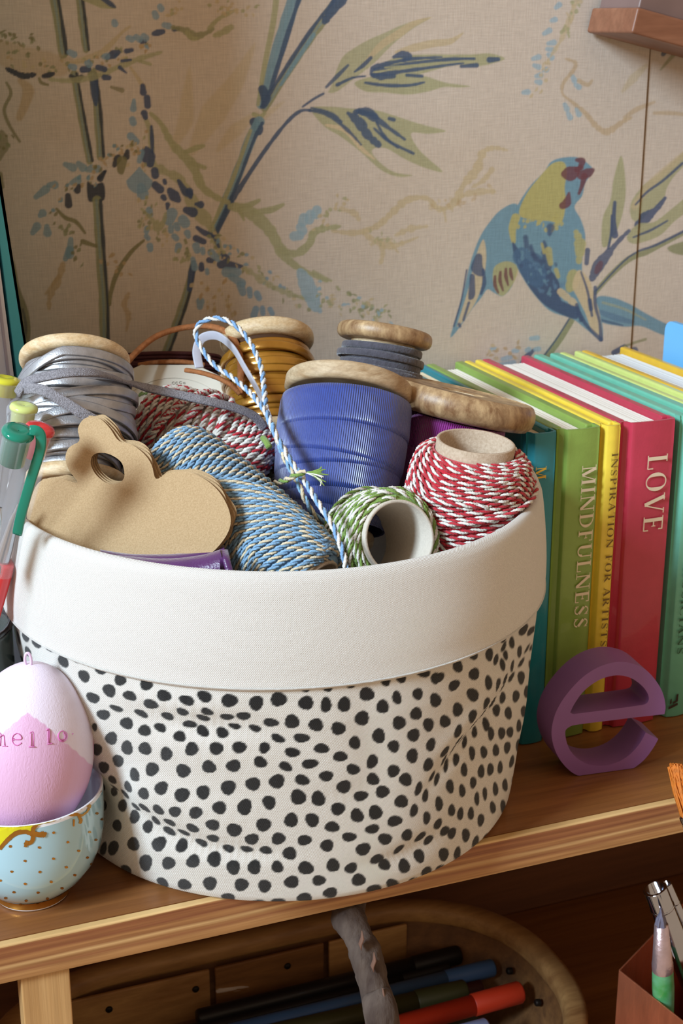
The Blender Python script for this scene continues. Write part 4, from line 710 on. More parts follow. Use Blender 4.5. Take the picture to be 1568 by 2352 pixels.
# ------------------------------------------------------------------ the purple letter e
E_ = np.array([.319, .5203, 0]); ea = math.radians(-6); en = np.array([math.sin(ea), -math.cos(ea), 0]); ex = np.array([math.cos(ea), math.sin(ea), 0])
cr = lambda s: catmull(np.array([on_plane(1180+float(a.split(',')[0])/4.04, 1440+float(a.split(',')[1])/4.04, E_, en) for a in s.split()]), 4)
outer = [cr("1395,815 1405,740 1380,620 1320,510 1230,410 1130,355 1000,330 880,345 760,390 640,470 530,580 440,700 380,820 350,950 355,1060 390,1170 450,1270 530,1350 610,1390 700,1400"), cr("880,1387 1000,1365 1110,1315 1210,1235 1290,1130 1338,1045"), cr("1222,985 1170,1080 1100,1165 1010,1235 900,1280 790,1295 690,1280 600,1235 530,1165 490,1080 475,990 490,950 540,920"), cr("620,907 1100,848 1395,815")[:-1]]
outer = np.vstack(outer); hole = np.vstack([cr("520,800 560,720 630,620 720,540 830,480 950,455 1060,470 1150,520 1220,590 1250,660 1235,710 1190,730"), cr("900,770 600,808 540,812")])
dmin = outer[:, 2].min(); outer[:, 2] = np.maximum(outer[:, 2], 0); outer[:, 2] -= 0
g = G(); prism(g, list(outer+np.array([0, 0, .0003])), -en*.0175, holes=[list(hole+np.array([0, 0, .0003]))])
o = g.build('wooden_letter_e', pm('purple_paint', '8a5f9c', .42, .04, 60, .05, 500), None, smooth=True, auto=35, bevel=.0006); tag(o, 'purple painted wooden letter e standing on the shelf in front of the books', 'letter')

# ------------------------------------------------------------------ egg cup and painted egg
CX, CY = .0687, .5165
cup_prof = [(0, .0022), (.0125, .0022), (.0132, .0006), (.0142, .0003), (.0146, .0010), (.0143, .0032), (.0152, .0046), (.0195, .0082), (.0236, .0135), (.0262, .0195), (.0274, .026), (.0278, .033), (.0279, .0385), (.0280, .0410), (.0277, .0416), (.0270, .0412), (.0267, .038), (.0262, .030), (.0240, .020), (.019, .012), (.012, .0065), (0, .0055)]
cup_prof = [(r if z < .004 else r*1.07, z if z < .004 else z*1.14) for r, z in cup_prof]
M = frame((CX, CY, 0), (0, 0, 1), (1, 0, 0)); cup = thing('egg_cup', 'pale blue porcelain cup with gold scrolls and dots, holding the lilac egg', 'cup', (CX, CY, 0))
g = G(); lathe(g, M, cup_prof[1:-1], 96); disk(g, M, .0125, .0022, 48); disk(g, M, .012, .0065, 48)
porc = pm('white_porcelain', 'eef0f6', .12, .01, 30, coat=.6); pblue = pm('pale_blue_glaze', 'a9cfde', .10, .02, 30, coat=.8); gold = pm('gilding', 'c08a3e', .25, .12, 300, metal=.85); pyel = pm('yellow_glaze', 'd6cf1c', .12, .02, 30, coat=.8)
g.build('bowl', [porc], cup)
def shellpt(a, z, off=.00012):
    pr = cup_prof[5:15]; zs_ = [p[1] for p in pr]; rs_ = [p[0] for p in pr]; r = float(np.interp(z, zs_, rs_))+off; return np.array([CX+r*math.cos(a), CY+r*math.sin(a), z])
g = G(); pr = [(r+.00010, z) for r, z in cup_prof[6:13]]+[(.02802*1.07, .0400*1.14)]; lathe(g, M, pr, 96); g.build('blue_glaze_band', pblue, cup)
g = G(); lathe(g, M, [(.01475, .0012), (.01455, .0034), (.0158, .0047), (.0166, .0052)], 72); g.build('gilt_foot_ring', gold, cup)
va = math.atan2(-CY, -CX)
def px_shell(px, py):                          # point of the cup wall seen at a photo pixel -> (angle, height)
    d = ray(px, py); best = None
    for t in np.linspace(.50, .62, 241):
        p = CAM+d*t; rr_ = math.hypot(p[0]-CX, p[1]-CY)
        if p[2] < .0472 and rr_ <= float(np.interp(p[2], [q[1] for q in cup_prof[5:15]], [q[0] for q in cup_prof[5:15]])): best = (math.atan2(p[1]-CY, p[0]-CX), p[2]); break
    return best
def decal(g, pts, off, mi=0):
    """flat printed patch hugging the cup: pixel outline -> shell points"""
    q = [px_shell(*p) for p in pts]; q = [p for p in q if p]
    if len(q) < 3: return
    from mathutils.geometry import tessellate_polygon
    P = [shellpt(a, z, off) for a, z in q]; F_ = [tuple(t) for t in tessellate_polygon([[Vector((a*10, z*300, 0)) for a, z in q]])]; g.add(P, F_, mi)
K = lambda s: [(float(a.split(',')[0])/3.4577, 1440+float(a.split(',')[1])/3.4577) for a in s.split()]
g = G()
gold_dots = "310,1747 198,1853 422,1837 95,1938 316,1943 523,1905 200,2037 405,2022 590,1969 5,2010 112,2103 302,2107 490,2073 643,2006 47,2150 208,2172 375,2156 165,2203 302,2203 435,2178 529,2113 84,1738 423,1630 534,1706 706,1627 756,1690 690,1830 724,1884 765,1480 805,1528 620,1776"
dl = K(gold_dots)
for px, py in dl:
    decal(g, [(px+3.9*math.cos(a), py+2.9*math.sin(a)) for a in np.linspace(0, 6.283, 11)[:-1]], .00022)
for a in np.arange(va+1.3, va+5.4, .22):      # same dots round the unseen side
    for k, z in enumerate(np.arange(.009, .043, .0062)):
        aa = a+(k % 2)*.11; c = shellpt(aa, z, .0002); tq = np.array([-math.sin(aa), math.cos(aa), 0]); g.add([shellpt(aa+.00055*math.cos(b)/.024, z+.0005*math.sin(b), .0002) for b in np.linspace(0, 6.283, 9)[:-1]], [tuple(range(8))])
g.build('gold_dots', gold, cup, recalc=False); cup.children[-1]['kind'] = 'stuff'
g = G(); 
def strip(pl, wds, off):
    P = catmull(np.c_[np.array(K(pl)), np.zeros(len(K(pl)))], 5)[:, :2]; n = len(P); wv = np.interp(np.linspace(0, 1, n), np.linspace(0, 1, len(wds)), wds); T_ = np.gradient(P, axis=0); N_ = np.c_[-T_[:, 1], T_[:, 0]]/(np.hypot(*T_.T)[:, None]+1e-9)
    a = [px_shell(*p) for p in P+N_*wv[:, None]]; b = [px_shell(*p) for p in P-N_*wv[:, None]]
    for i in range(n-1):
        q = [a[i], a[i+1], b[i+1], b[i]]
        if all(q): g.add([shellpt(*s, off) for s in q], [(0, 1, 2, 3)])
yg = G(); 
o_g = g; g = yg
ye = K("-160,1500 0,1502 100,1507 200,1509 300,1506 400,1498 345,1525 300,1555 275,1590 268,1640 200,1622 130,1630 80,1665 40,1700 0,1735 -60,1720 -160,1740")
def fan(g, pts, off):
    # subdivide into columns so the patch follows the wall
    P = np.array(pts); x0, x1 = P[:, 0].min(), P[:, 0].max(); xs_ = np.linspace(x0+.05, x1-.05, 60); cols = []
    for x in xs_:
        ys = []
        for i in range(len(P)):
            a, b = P[i], P[(i+1) % len(P)]
            if (a[0] > x) != (b[0] > x): ys.append(a[1]+(b[1]-a[1])*(x-a[0])/(b[0]-a[0]))
        ys.sort(); cols.append((ys[0], ys[-1]) if len(ys) > 1 else None)
    grid = []
    for x, c in zip(xs_, cols):
        if c is None: grid.append(None); continue
        grid.append([px_shell(x, c[0]+(c[1]-c[0])*k/6) for k in range(7)])
    for i in range(len(xs_)-1):
        if grid[i] is None or grid[i+1] is None: continue
        for k in range(6):
            q = [grid[i][k], grid[i+1][k], grid[i+1][k+1], grid[i][k+1]]
            if all(q): g.add([shellpt(*s, off) for s in q], [(0, 1, 2, 3)])
fan(g, ye, .00022)
if g.n: g.build('yellow_glaze_panel', pyel, cup, recalc=False)
g = o_g = G()
for pl, wds, off in [("0,1760 40,1710 90,1660 140,1628 200,1622 250,1640 262,1660 250,1700 215,1715 195,1705", [4, 5, 5, 5, 5, 4], .00030), ("262,1650 280,1640 310,1645 345,1640 350,1625", [5, 6, 6, 6, 5], .00034), ("265,1640 262,1600 290,1560 330,1530 390,1505 470,1490 540,1478", [5, 5, 4, 4, 3, 3], .00038), ("520,1475 560,1490 600,1485 640,1495 680,1470 700,1440", [4, 3, 4, 3, 2, 3], .00030), ("620,1500 635,1530 628,1560", [3, 4, 3], .00026), ("-150,1478 0,1484 150,1493 250,1494 400,1480 540,1450 640,1415 740,1355 800,1300", [1, 1, 1, 1, 1], .00030), ("575,1553 588,1553", [8, 8], .00030), ("690,1430 700,1420 712,1408", [4, 6, 3], .00034), ("195,1712 220,1718", [8, 7], .00042), ("330,1645 352,1635", [7, 7], .00042)]:
    strip(pl, wds, off)
g.build('gilt_scrollwork', gold, cup, recalc=False)
# egg
EZ0, EH, ER = .0275, .0715, .0250
egg = thing('easter_egg', 'lilac painted egg with a pink mountain and the word hello, resting in the cup', 'egg', (CX, CY, .0275))
TILT = .085
def egg_r(u): return ER*math.sqrt(max(0, 1-(2*u-1)**2))*(1+.20*(.5-u)+.02)   # u 0 bottom .. 1 top
nb = 64; prof = [(egg_r(.5-.5*math.cos(math.pi*i/nb)), EZ0+EH*(.5-.5*math.cos(math.pi*i/nb))) for i in range(nb+1)]
g = G(); ne = 220; V = []; cc = []
for i in range(ne):
    a = 2*math.pi*i/ne
    for r, z in prof: V.append((CX+r*math.cos(a), CY+r*math.sin(a), z))
V = np.array(V)
# denser grid for the painted border
zs_ = EZ0+EH*(.5-.5*np.cos(np.linspace(0, math.pi, 260))); as_ = np.linspace(0, 2*math.pi, 700, endpoint=False)
ru = np.array([egg_r((z-EZ0)/EH) for z in zs_]); AA, RR = np.meshgrid(as_, ru, indexing='ij'); ZA = np.tile(zs_, (700, 1))
V = np.stack([CX+RR*np.cos(AA), CY+RR*np.sin(AA), ZA], -1).reshape(-1, 3); V = V+np.outer((V[:, 2]-EZ0-.015)*TILT, RT); u_, v_ = px_of(V)
fr = ((CAM-V)@np.array([0, 0, 0]) == 0) & (((CAM[0]-CX)*(V[:, 0]-CX)+(CAM[1]-CY)*(V[:, 1]-CY)) > -1e-4)
edge = np.interp(u_, [-80, -10, 10, 62, 100, 130, 170, 215, 240], [1700, 1690, 1680, 1637, 1662, 1690, 1722, 1762, 1790])+1.5*np.sin(u_*.35)
mask = np.clip((v_-edge)/2.0+.5, 0, 1); ang = np.mod(np.arctan2(V[:, 1]-CY, V[:, 0]-CX)-va+math.pi, 2*math.pi)-math.pi
tri = EZ0+EH*(.50+.12*np.abs(((ang/1.05) % 2)-1)); mb_ = np.clip((tri-V[:, 2])/.0004+.5, 0, 1); mask = np.where(np.abs(ang) < 1.35, mask, mb_)
c1, c2 = np.array(lin('e9dcee')), np.array(lin('deb0d2')); colr = c1+(c2-c1)*mask[:, None]
def egg_mat():
    m, nt, b = base_mat('egg_paint'); L = nt.links; a = nd(nt, 'ShaderNodeAttribute', attribute_name='print'); L.new(a.outputs['Color'], b.inputs['Base Color'])
    tc = nd(nt, 'ShaderNodeTexCoord'); mp = nd(nt, 'ShaderNodeMapping'); mp.inputs['Scale'].default_value = (300, 300, 90); mp.inputs['Rotation'].default_value = (.3, .7, .5); L.new(tc.outputs['Object'], mp.inputs[0])
    n = nd(nt, 'ShaderNodeTexNoise', i_Scale=3, i_Detail=4, i_Distortion=1.5); L.new(mp.outputs[0], n.inputs['Vector']); bp = nd(nt, 'ShaderNodeBump', i_Strength=.35, i_Distance=.0005); L.new(n.outputs[0], bp.inputs['Height']); L.new(bp.outputs[0], b.inputs['Normal'])
    b.inputs['Roughness'].default_value = .5; b.inputs['Coat Weight'].default_value = .1; return m
g = G(); g.add(V, grid_faces(700, 260, True)); g.build('shell', egg_mat(), egg, col=colr)
g = G(); zt = EZ0+EH; tx_ = (EH-.015)*TILT; lp = [(CX+(tx_+.0012*math.cos(a))*RT[0], CY+(tx_+.0012*math.cos(a))*RT[1], zt+.0017+.0030*math.sin(a)) for a in np.linspace(-.9*math.pi/1.2, math.pi+.9*math.pi/1.2, 24)]
sweep(g, np.array(lp), .00055, .00055, sec=8, sq=2); g.build('hanging_loop', pm('lilac_wire', 'e0c4e2', .35), egg)
g = G()
def egg_pt(px, py, off=.0003):
    d = ray(px, py)
    for t in np.arange(.50, .60, .0004):
        p = CAM+d*t; u = (p[2]-EZ0)/EH
        sh = (p[2]-EZ0-.015)*TILT
        if 0 < u < 1 and math.hypot(p[0]-CX-RT[0]*sh, p[1]-CY-RT[1]*sh) <= egg_r(u)+off: return p
    return None
KE = lambda s: [(float(a.split(',')[0])/2.7357, 1300+float(a.split(',')[1])/2.7357) for a in s.split()]
for s in ["0,1130 5,1060 -10,1045", "-10,1080 15,1062 28,1075 30,1128", "15,1132 48,1132", "85,1090 130,1088 130,1068 108,1052 85,1066 78,1095 92,1120 112,1125 134,1110", "84,1100 84,1080", "185,1048 212,1046 210,1134", "180,1136 220,1136", "196,1050 194,1130", "290,1032 310,1028 312,1115", "295,1120 328,1114", "302,1035 304,1112", "395,1036 418,1050 422,1076 410,1098 390,1102 370,1086 366,1060 378,1040 396,1034", "400,1046 412,1070 402,1092 388,1092", "455,1053 460,1057"]:
    P = [egg_pt(*p) for p in KE(s)]; P = [p for p in P if p is not None]
    if len(P) > 1: sweep(g, catmull(np.array(P), 5), .00032, .00012, sec=6)
g.build('hello_lettering', pm('magenta_pink_ink', 'cf6fae', .5), egg)

# ------------------------------------------------------------------ glass jar with pens, file behind
JX, JY = .0490, .5695
jar = thing('pen_jar', 'smoky green glass jar at the left edge, holding the gel pens', 'jar', (JX, JY, 0)); M = frame((JX, JY, 0), (0, 0, 1), (1, 0, 0))
jg = pm('smoky_glass', '77857c', .08, .02, 20, trans=.75, spec=.6); 
g = G(); lathe(g, M, [(.023, .0005), (.0254, .001), (.0264, .004), (.0264, .094), (.0266, .0955), (.0250, .0955), (.0250, .004), (.0005, .0035)], 96); disk(g, M, .023, .0005, 64); g.build('glass_wall', jg, jar)
g = G(); a = np.linspace(0, 2*math.pi, 80, endpoint=False); sweep(g, np.c_[JX+.0259*np.cos(a), JY+.0259*np.sin(a), np.full(80, .0965)], .0011, .0013, closed=True); g.build('dark_rim', pm('black_enamel', '16181a', .2, coat=.5), jar)
cl = lambda nm, c, a=.85, r=.12: pm(nm, c, r, .01, 20, trans=a, spec=.5, ior=1.12)
clear = pm('clear_plastic', 'f4f4fa', .1, .01, 20, alpha=.07, spec=.9); steel = pm('bright_steel', 'b9bcc2', .18, .05, 200, metal=1)
def pen(label, top, bot, R_, capc, bodyc, caplen, clip=None, grip=None, tip=False, cap_r=1.12, bodylen=None):
    P0, P1 = np.array(bot), np.array(top); ax = nz(P1-P0); L_ = np.linalg.norm(P1-P0); M = frame(P0, ax, -FW); t = thing('gel_pen', label, 'pen', P0, 'gel pens in the jar')
    zc = L_-caplen; g = G(); lathe(g, M, [(.0004, 0), (R_*.7, .0005), (R_*.95, .004), (R_, .01), (R_, L_-.062), (R_*.96, L_-.0615), (R_*.96, L_-.060), (R_*.8, L_-.059), (.0004, L_-.059)], 28); g.build('barrel', bodyc, t)
    g = G(); lathe(g, M, [(R_*1.08, L_-.064), (R_*1.14, L_-.063), (R_*1.14, L_-.060), (R_*1.10, L_-.0595), (R_*1.10, zc), (R_*1.22, zc+.0006), (R_*1.24, L_-.002), (R_*1.15, L_-.0006), (R_*1.10, L_-.0014), (R_*1.02, L_-.0022), (R_*1.02, L_-.060), (R_*1.02, L_-.064)], 10 if cap_r > 1.15 else 32); g.build('clear_cap', clear, t)
    g = G(); lathe(g, M, [(.0003, zc+.0010), (R_*.88, zc+.0012), (R_*.93, L_-.0016), (R_*1.08, L_-.0012), (R_*1.10, L_-.0002), (R_*1.0, L_+.0008), (R_*.5, L_+.0013), (R_*.15, L_+.0006), (.0002, L_+.0006)], 28); g.build('cap_plug', capc, t)
    g = G(); lathe(g, M, [(R_*.55, L_-.060), (R_*.5, L_-.052), (R_*.34, L_-.040), (R_*.2, L_-.0365), (.0005, L_-.033)], 20); g.build('metal_tip', steel, t)
    if clip is not None:
        q = []
        for s, k in [(.0006, .75), (.0004, 1.2), (-.002, 1.55), (-.008, 1.72), (-.02, 1.6), (-.035, 1.5), (-.045, 1.55)]: q.append(P1+ax*s+clip*R_*k)
        g = G(); sweep(g, catmull(np.array(q), 6),   .0019, .0008, N=np.tile(-FW, (37, 1)), sec=10, sq=4); g.build('pocket_clip', capc, t)
    return t
red = pm('red_translucent_plastic', 'd8383c', .15, .05, 40, coat=.4); lime = pm('lime_translucent_plastic', 'ccd984', .2, .03, 40, coat=.4); teal = pm('deep_green_plastic', '0d8069', .12, .05, 40, coat=.5); yel = pm('yellow_green_plastic', 'd3cf3a', .15, .03, 40, coat=.5); org = pm('orange_ink_plastic', 'e08a62', .2, .03, 40)
def pb(px, py, t, z=.006):                      # continue a pen's line down to the jar floor
    return at(px, py, t)
def through(a, b, z):                           # point of line a->b at height z
    a, b = np.array(a), np.array(b); return a+(b-a)*((z-a[2])/(b[2]-a[2]))
for (ta, tb, R_, cap, body, cl_, clip, lab) in [((92, 985, .548), (.0369, .5775, .010), .0052, red, red, .0125, None, 'gel pen with a coral red cap plug and red barrel, rightmost in the jar'),
                                  ((55, 935, .566), (.0557, .5774, .010), .0050, lime, clear, .0140, None, 'gel pen with a pale lime cap plug between the yellow and the green one'),
                                  ((42, 992, .520), (.0348, .5701, .010), .0054, teal, clear, .0140, RT*1.0, 'clear gel pen with a deep green plug and long green clip'),
                                  ((12, 872, .585), (.0441, .5850, .010), .0060, yel, org, .0075, None, 'pen with a yellow green cap end and orange barrel, tallest in the jar')]:
    A_ = at(*ta); bot = np.array(tb)
    pen(lab, A_, bot, R_, cap, body, cl_, clip=clip)
# box file / book at the left
fb = thing('box_file', 'tall white card box file with a teal edge standing against the wall at the left', 'box file', (.07, .66, 0))
a_, b_ = on_y(20, 925, .600), on_y(-22, 455, .600)
def slab(nm, pxa, pxb, mat_, y0=.655, y1=.700, zt=.42):
    (xa0, xa1), (xb0, xb1) = pxa, pxb; P = lambda px, py: on_y(px, py, y0); lo0, lo1, hi0, hi1 = P(xa0, 925), P(xa1, 925), P(xb0, 455), P(xb1, 455)
    ext = lambda h, l, z: h+(h-l)*((z-h[2])/(h[2]-l[2])); q = [ext(hi0, lo0, .0005), ext(hi1, lo1, .0005), ext(hi1, lo1, zt), ext(hi0, lo0, zt)]; g = G(); prism(g, q, (0, y1-y0, 0)); return g.build(nm, mat_, fb, smooth=False, bevel=.0006)
slab('teal_edge_board', (47, 75), (-14, -1), pm('teal_card', '4bb2c6', .5, .04, 60), .643)
m_wc = pm('white_card', 'd9dbe6', .6, .03, 60); slab('white_card_side', (-120, 40), (-190, -20), m_wc, .640)
g = G(); box6(g, .010, .080, .618, .700, .0005, .46); g.build('wall_shade_block', m_wc, fb, smooth=False, bevel=.001)  # unseen block added beside the file to cast shade on the wall
slab('grey_divider', (24, 31), (-33, -27), pm('lilac_grey_card', 'a9a4b4', .6), .6392, .6410)

# ------------------------------------------------------------------ spools, cords and tags in the basket
GRP = 'spools and rolls heaped in the basket'
w_spool = wood('turned_spool_wood', ['c09a66', 'dcc096', 'ecd9b6'], (70, 70, 160), 2.0, .5, .12, pos=[.25, .5, .75])
w_spool2 = wood('warm_spool_wood', ['6b4020', 'a87440', 'cfa66e', 'dfc092'], (90, 90, 45), 1.8, .42, .2, pos=[.25, .42, .6, .8])
w_spool3 = wood('pale_spool_wood', ['a48560', 'c2a882', 'd6c2a2'], (50, 50, 160), 1.6, .6, .12)
kraft = pm('kraft_board', 'b0926a', .85, .07, 1800, .25, 2500, col2='bda07a'); kraft_edge = pm('scorched_card_edge', '7a552f', .9, .2, 900)
tube_m = pm('grey_brown_tube_card', 'b39c84', .85, .08, 900, .2, 1600, col2='c4b09a')
def wdisc(parent, M, R, th_, z0, mat_, rh=.005, rnd_=None, name='flange'):
    e = rnd_ or th_*.42; pr = [(rh, z0), (R-e, z0)]+[(R-e+e*math.sin(a), z0+e-e*math.cos(a)) for a in np.linspace(.2, math.pi/2, 5)]+[(R-e+e*math.cos(a), z0+th_-e+e*math.sin(a)) for a in np.linspace(0, math.pi/2-.2, 5)]+[(R-e, z0+th_), (rh, z0+th_)]
    g = G(); lathe(g, M, pr, 96, closed=True); return g.build(name, mat_, parent, auto=50)
def spool_frame(px, py, t, ax): c = at(px, py, t); a = camdir(*ax); return frame(c, a, -FW), c, a
def wraps(g, M, Rf, z0, z1, n, hw, ht, tilt, seed, lay=2, jit=.4, sec=8, ns=72, mi=0, sq=4):
    r = random.Random(seed)
    for i in range(n):
        z = z0+(z1-z0)*(i+.5)/n+r.uniform(-jit, jit)*(z1-z0)/n; tl = r.uniform(-1, 1)*tilt; ph = r.uniform(0, 6.28); R_ = Rf(z)+ht*1.7*(i % lay if lay else 0)+r.uniform(0, ht*.5)
        a = np.linspace(0, 2*math.pi, ns, endpoint=False); zz_ = z+tl*np.cos(a+ph)+.25*tl*np.sin(2*a+ph*2); zz_ = np.clip(zz_, z0-hw*.2, z1+hw*.2); rr_ = R_*(1+.012*np.sin(3*a+ph))
        P = np.c_[rr_*np.cos(a), rr_*np.sin(a), zz_]; N_ = np.c_[np.cos(a), np.sin(a), np.zeros(ns)]
        # strips are closed sweeps: outward side is N
        Pw, Nw = xf(M, P), N_@M[:3, :3].T; sweep(g, Pw, hw, ht, N=Nw, closed=True, sec=sec, sq=sq, mi=mi)
def coilbody(g, M, prof, r, seed, A_, k=1, pitch=.0052, lobes=(0, 1), ph0=0, drift=.6, over=4, tw=None):
    """one continuous cord wound over the profile [(radius, z)...], slanting up and down so that its turns meet in chevrons"""
    P = np.array(prof, float); d = np.r_[0, np.cumsum(np.hypot(*np.diff(P, axis=0).T))]; Ls = d[-1]; turns = Ls/(r*1.86); n = int(turns*90); th_ = np.linspace(0, turns*2*math.pi, n)
    s = Ls*th_/th_[-1]; tri = 2/math.pi*np.arcsin(np.sin(k*th_+ph0+drift*np.sin(s/Ls*5))); fade = np.clip(np.minimum(s, Ls-s)/(A_*2.2), 0, 1)
    s2 = np.clip(s+A_*tri*fade, 0, Ls); rad = np.interp(s2, d, P[:, 0])+.00025*np.sin(th_*3.7+seed); z = np.interp(s2, d, P[:, 1])
    twine(g, xf(M, np.c_[rad*np.cos(th_), rad*np.sin(th_), z]), r, pitch, lobes)
    q = random.Random(seed); zc = [p[1] for p in P if p[0] > .8*P[:, 0].max()]; zlo, zhi = min(zc), max(zc)
    for i in range(over):                         # a few turns laid across the rest
        a = np.linspace(0, 2*math.pi*.8, 60)+q.uniform(0, 6.3); zc_ = q.uniform(zlo+.15*(zhi-zlo), zhi-.15*(zhi-zlo)); amp = (zhi-zlo)*.18; z = np.clip(zc_+amp*np.sin(a*.9+q.uniform(0, 6)), zlo, zhi)
        u_ = np.linspace(0, 1, 60); lift = r*1.7*np.clip(np.minimum(u_, 1-u_)*8, 0, 1); R_ = np.array([np.interp(-zz_, -P[:, 1][::1] if P[0, 1] > P[-1, 1] else P[:, 1], P[:, 0]) for zz_ in z])+lift
        twine(g, xf(M, np.c_[R_*np.cos(a), R_*np.sin(a), z]), r, pitch, lobes)
def corefill(g, M, prof, dr, mi): lathe(g, M, [(max(.001, a-dr), b) for a, b in prof], 64, mi)
# --- A: silver leather cord spool, far left
M, c, a = spool_frame(168, 965, .604, (-.03, .95, -.30))
t = thing('cord_spool', 'wooden spool of crinkled silver leather cord at the left of the basket', 'spool', c, GRP)
silver = pm('silver_leather', 'aaaaae', .38, .12, 300, .12, 1500, metal=.7); 
wdisc(t, M, .0228, .0062, .0235, w_spool); wdisc(t, M, .0228, .0062, -.0310, w_spool)
g = G(); lathe(g, M, [(.013, -.0255), (.013, .0240)], 48); g.build('core', w_spool, t)
Rs = lambda z: .0170+.0058*math.cos(min(1.4, abs(z)/.0245*1.35))
g = G(); wraps(g, M, lambda z: Rs(z)-.0018, -.0235, .0215, 17, .0021, .0008, .0008, 1, lay=1, sq=3); wraps(g, M, Rs, -.0225, .0210, 17, .0020, .0006, .0036, 2, lay=2, sq=6); wraps(g, M, lambda z: Rs(z)+.0012, -.021, .0200, 12, .0020, .0006, .0080, 5, lay=3, sq=6); g.build('silver_cord_winding', silver, t)
o = G(); sweep(o, catmull([at(40, 905, .577), at(60, 878, .574), at(100, 866, .5725), at(160, 856, .573), at(220, 857, .5795), at(270, 870, .595), at(330, 889, .614), at(400, 904, .620), at(470, 920, .622), at(540, 937, .628), at(585, 957, .633), at(606, 985, .636)], 8), .0020, .0007, N=np.tile(nz(-FW+UP*.5), (89, 1)), sec=8, sq=5); sweep(o, catmull([at(58, 892, .573), at(100, 897, .570), at(150, 925, .570), at(190, 950, .571), at(235, 975, .574)], 8), .0022, .0007, N=np.tile(-FW, (33, 1)), sec=8, sq=5)
o.build('loose_cord_end', pm('grey_glitter_suede', '8d8a90', .7, .35, 1500, .6, 2500, metal=.2), t)
# --- B: gold leather cord spool
M, c, a = spool_frame(617, 862, .690, (-.06, .95, -.26))
t = thing('cord_spool', 'wooden spool of shiny golden tan leather cord behind the blue ribbon spool', 'spool', c, GRP)
wdisc(t, M, .0222, .0082, .0135, w_spool); wdisc(t, M, .0222, .0062, -.0335, w_spool)
g = G(); lathe(g, M, [(.013, -.028), (.013, .0140)], 48); g.build('core', w_spool, t)
Rg = lambda z: .0182+.0016*math.cos(abs(z+.006)/.02*1.2)
g = G(); wraps(g, M, Rg, -.0265, .0110, 11, .0020, .00085, .0006, 11, lay=1, jit=.15, sq=4); wraps(g, M, lambda z: Rg(z)+.0018, -.022, .0115, 5, .0021, .00085, .0024, 12, lay=1, jit=.5, sq=4)
g.build('golden_cord_winding', pm('golden_leather', 'a8701f', .28, .15, 60, .12, 500, metal=.35, coat=.4, col2='b98532'), t)
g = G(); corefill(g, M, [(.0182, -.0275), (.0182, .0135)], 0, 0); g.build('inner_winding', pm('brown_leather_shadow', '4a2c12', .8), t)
# --- C: grey suede cord spool
M, c, a = spool_frame(872, 838, .680, (.16, .96, .02))
t = thing('cord_spool', 'wooden spool of dark grey suede cord rising behind the blue and the olive wood spools', 'spool', c, GRP)
wdisc(t, M, .0222, .0074, .0100, w_spool2); wdisc(t, M, .0222, .0074, -.0350, w_spool2)
g = G(); lathe(g, M, [(.0150, -.028), (.0150, .0104)], 60); g.build('neck', w_spool, t)
g = G(); wraps(g, M, lambda z: .0160+(.0016 if z < -.004 else .0), -.0275, .0070, 22, .0016, .0009, .0016, 21, lay=2, sq=3, jit=.7); wraps(g, M, lambda z: .0176 if z < -.006 else .0166, -.0245, .0050, 16, .0016, .0008, .0044, 22, lay=3, sq=3, jit=.9)
g.build('suede_cord_winding', pm('grey_suede', '4b4953', .95, .2, 400, .5, 900, sheen=.5), t)
# --- D: blue grosgrain ribbon spool
M, c, a = spool_frame(781, 1040, .628, (.125, .95, -.24))
t = thing('ribbon_spool', 'wooden spool of royal blue grosgrain ribbon in the middle of the basket', 'spool', c, GRP)
wdisc(t, M, .0277, .0080, .0245, w_spool3, rnd_=.0022); wdisc(t, M, .0190, .0060, -.040, w_spool3, rnd_=.0022)
g = G(); lathe(g, M, [(.012, -.034), (.012, .025)], 40); g.build('core', w_spool3, t)
rib_m = ribs('blue_grosgrain', '284398', 185, .33, .6, .35, .9)
def ribbon_layers(name, M, bands, mat_, parent, n=160):
    g = G()
    for (z0, z1, R_, tl, ph) in bands:
        V = []; U = []; zsr = np.linspace(0, 1, 8)
        for i in range(n+1):
            a_ = 2*math.pi*i/n
            for k, s in enumerate(zsr):
                z = z0+(z1-z0)*s+tl*math.cos(a_-ph); rr_ = (R_-(.00035 if k in (0, 7) else 0)+.0012*math.cos(z/.034*1.3)-.0012)*(1-.11*max(0, (.012-z)/.045)**1.6); V.append((rr_*math.cos(a_), rr_*math.sin(a_), z)); U.append((i/n, z))
            for k in (7, 0): V.append(((R_-.0011)*(1-.11*max(0, (.012-(z0+(z1-z0)*(k/7)))/.045)**1.6)*math.cos(a_), (R_-.0011)*(1-.11*max(0, (.012-(z0+(z1-z0)*(k/7)))/.045)**1.6)*math.sin(a_), z0+(z1-z0)*(k/7)+tl*math.cos(a_-ph))); U.append((i/n, 0))
        g.add(xf(M, V), grid_faces(n+1, 10, False, True), 0, U)
    return g.build(name, mat_, parent, recalc=True)
bands = [(-.0325, .0215, .0258, 0, 0), (-.0335, -.0175, .0270, .0016, 2.5), (-.0285, -.0120, .0274, .0024, 4.4), (-.0235, -.0075, .0278, .0020, .5), (-.0120, .0040, .0281, .0022, 1.6), (-.0065, .0095, .0284, .0020, 3.9), (.0060, .0225, .0287, .0012, 2.2)]
ribbon_layers('blue_ribbon_winding', M, bands, rib_m, t)
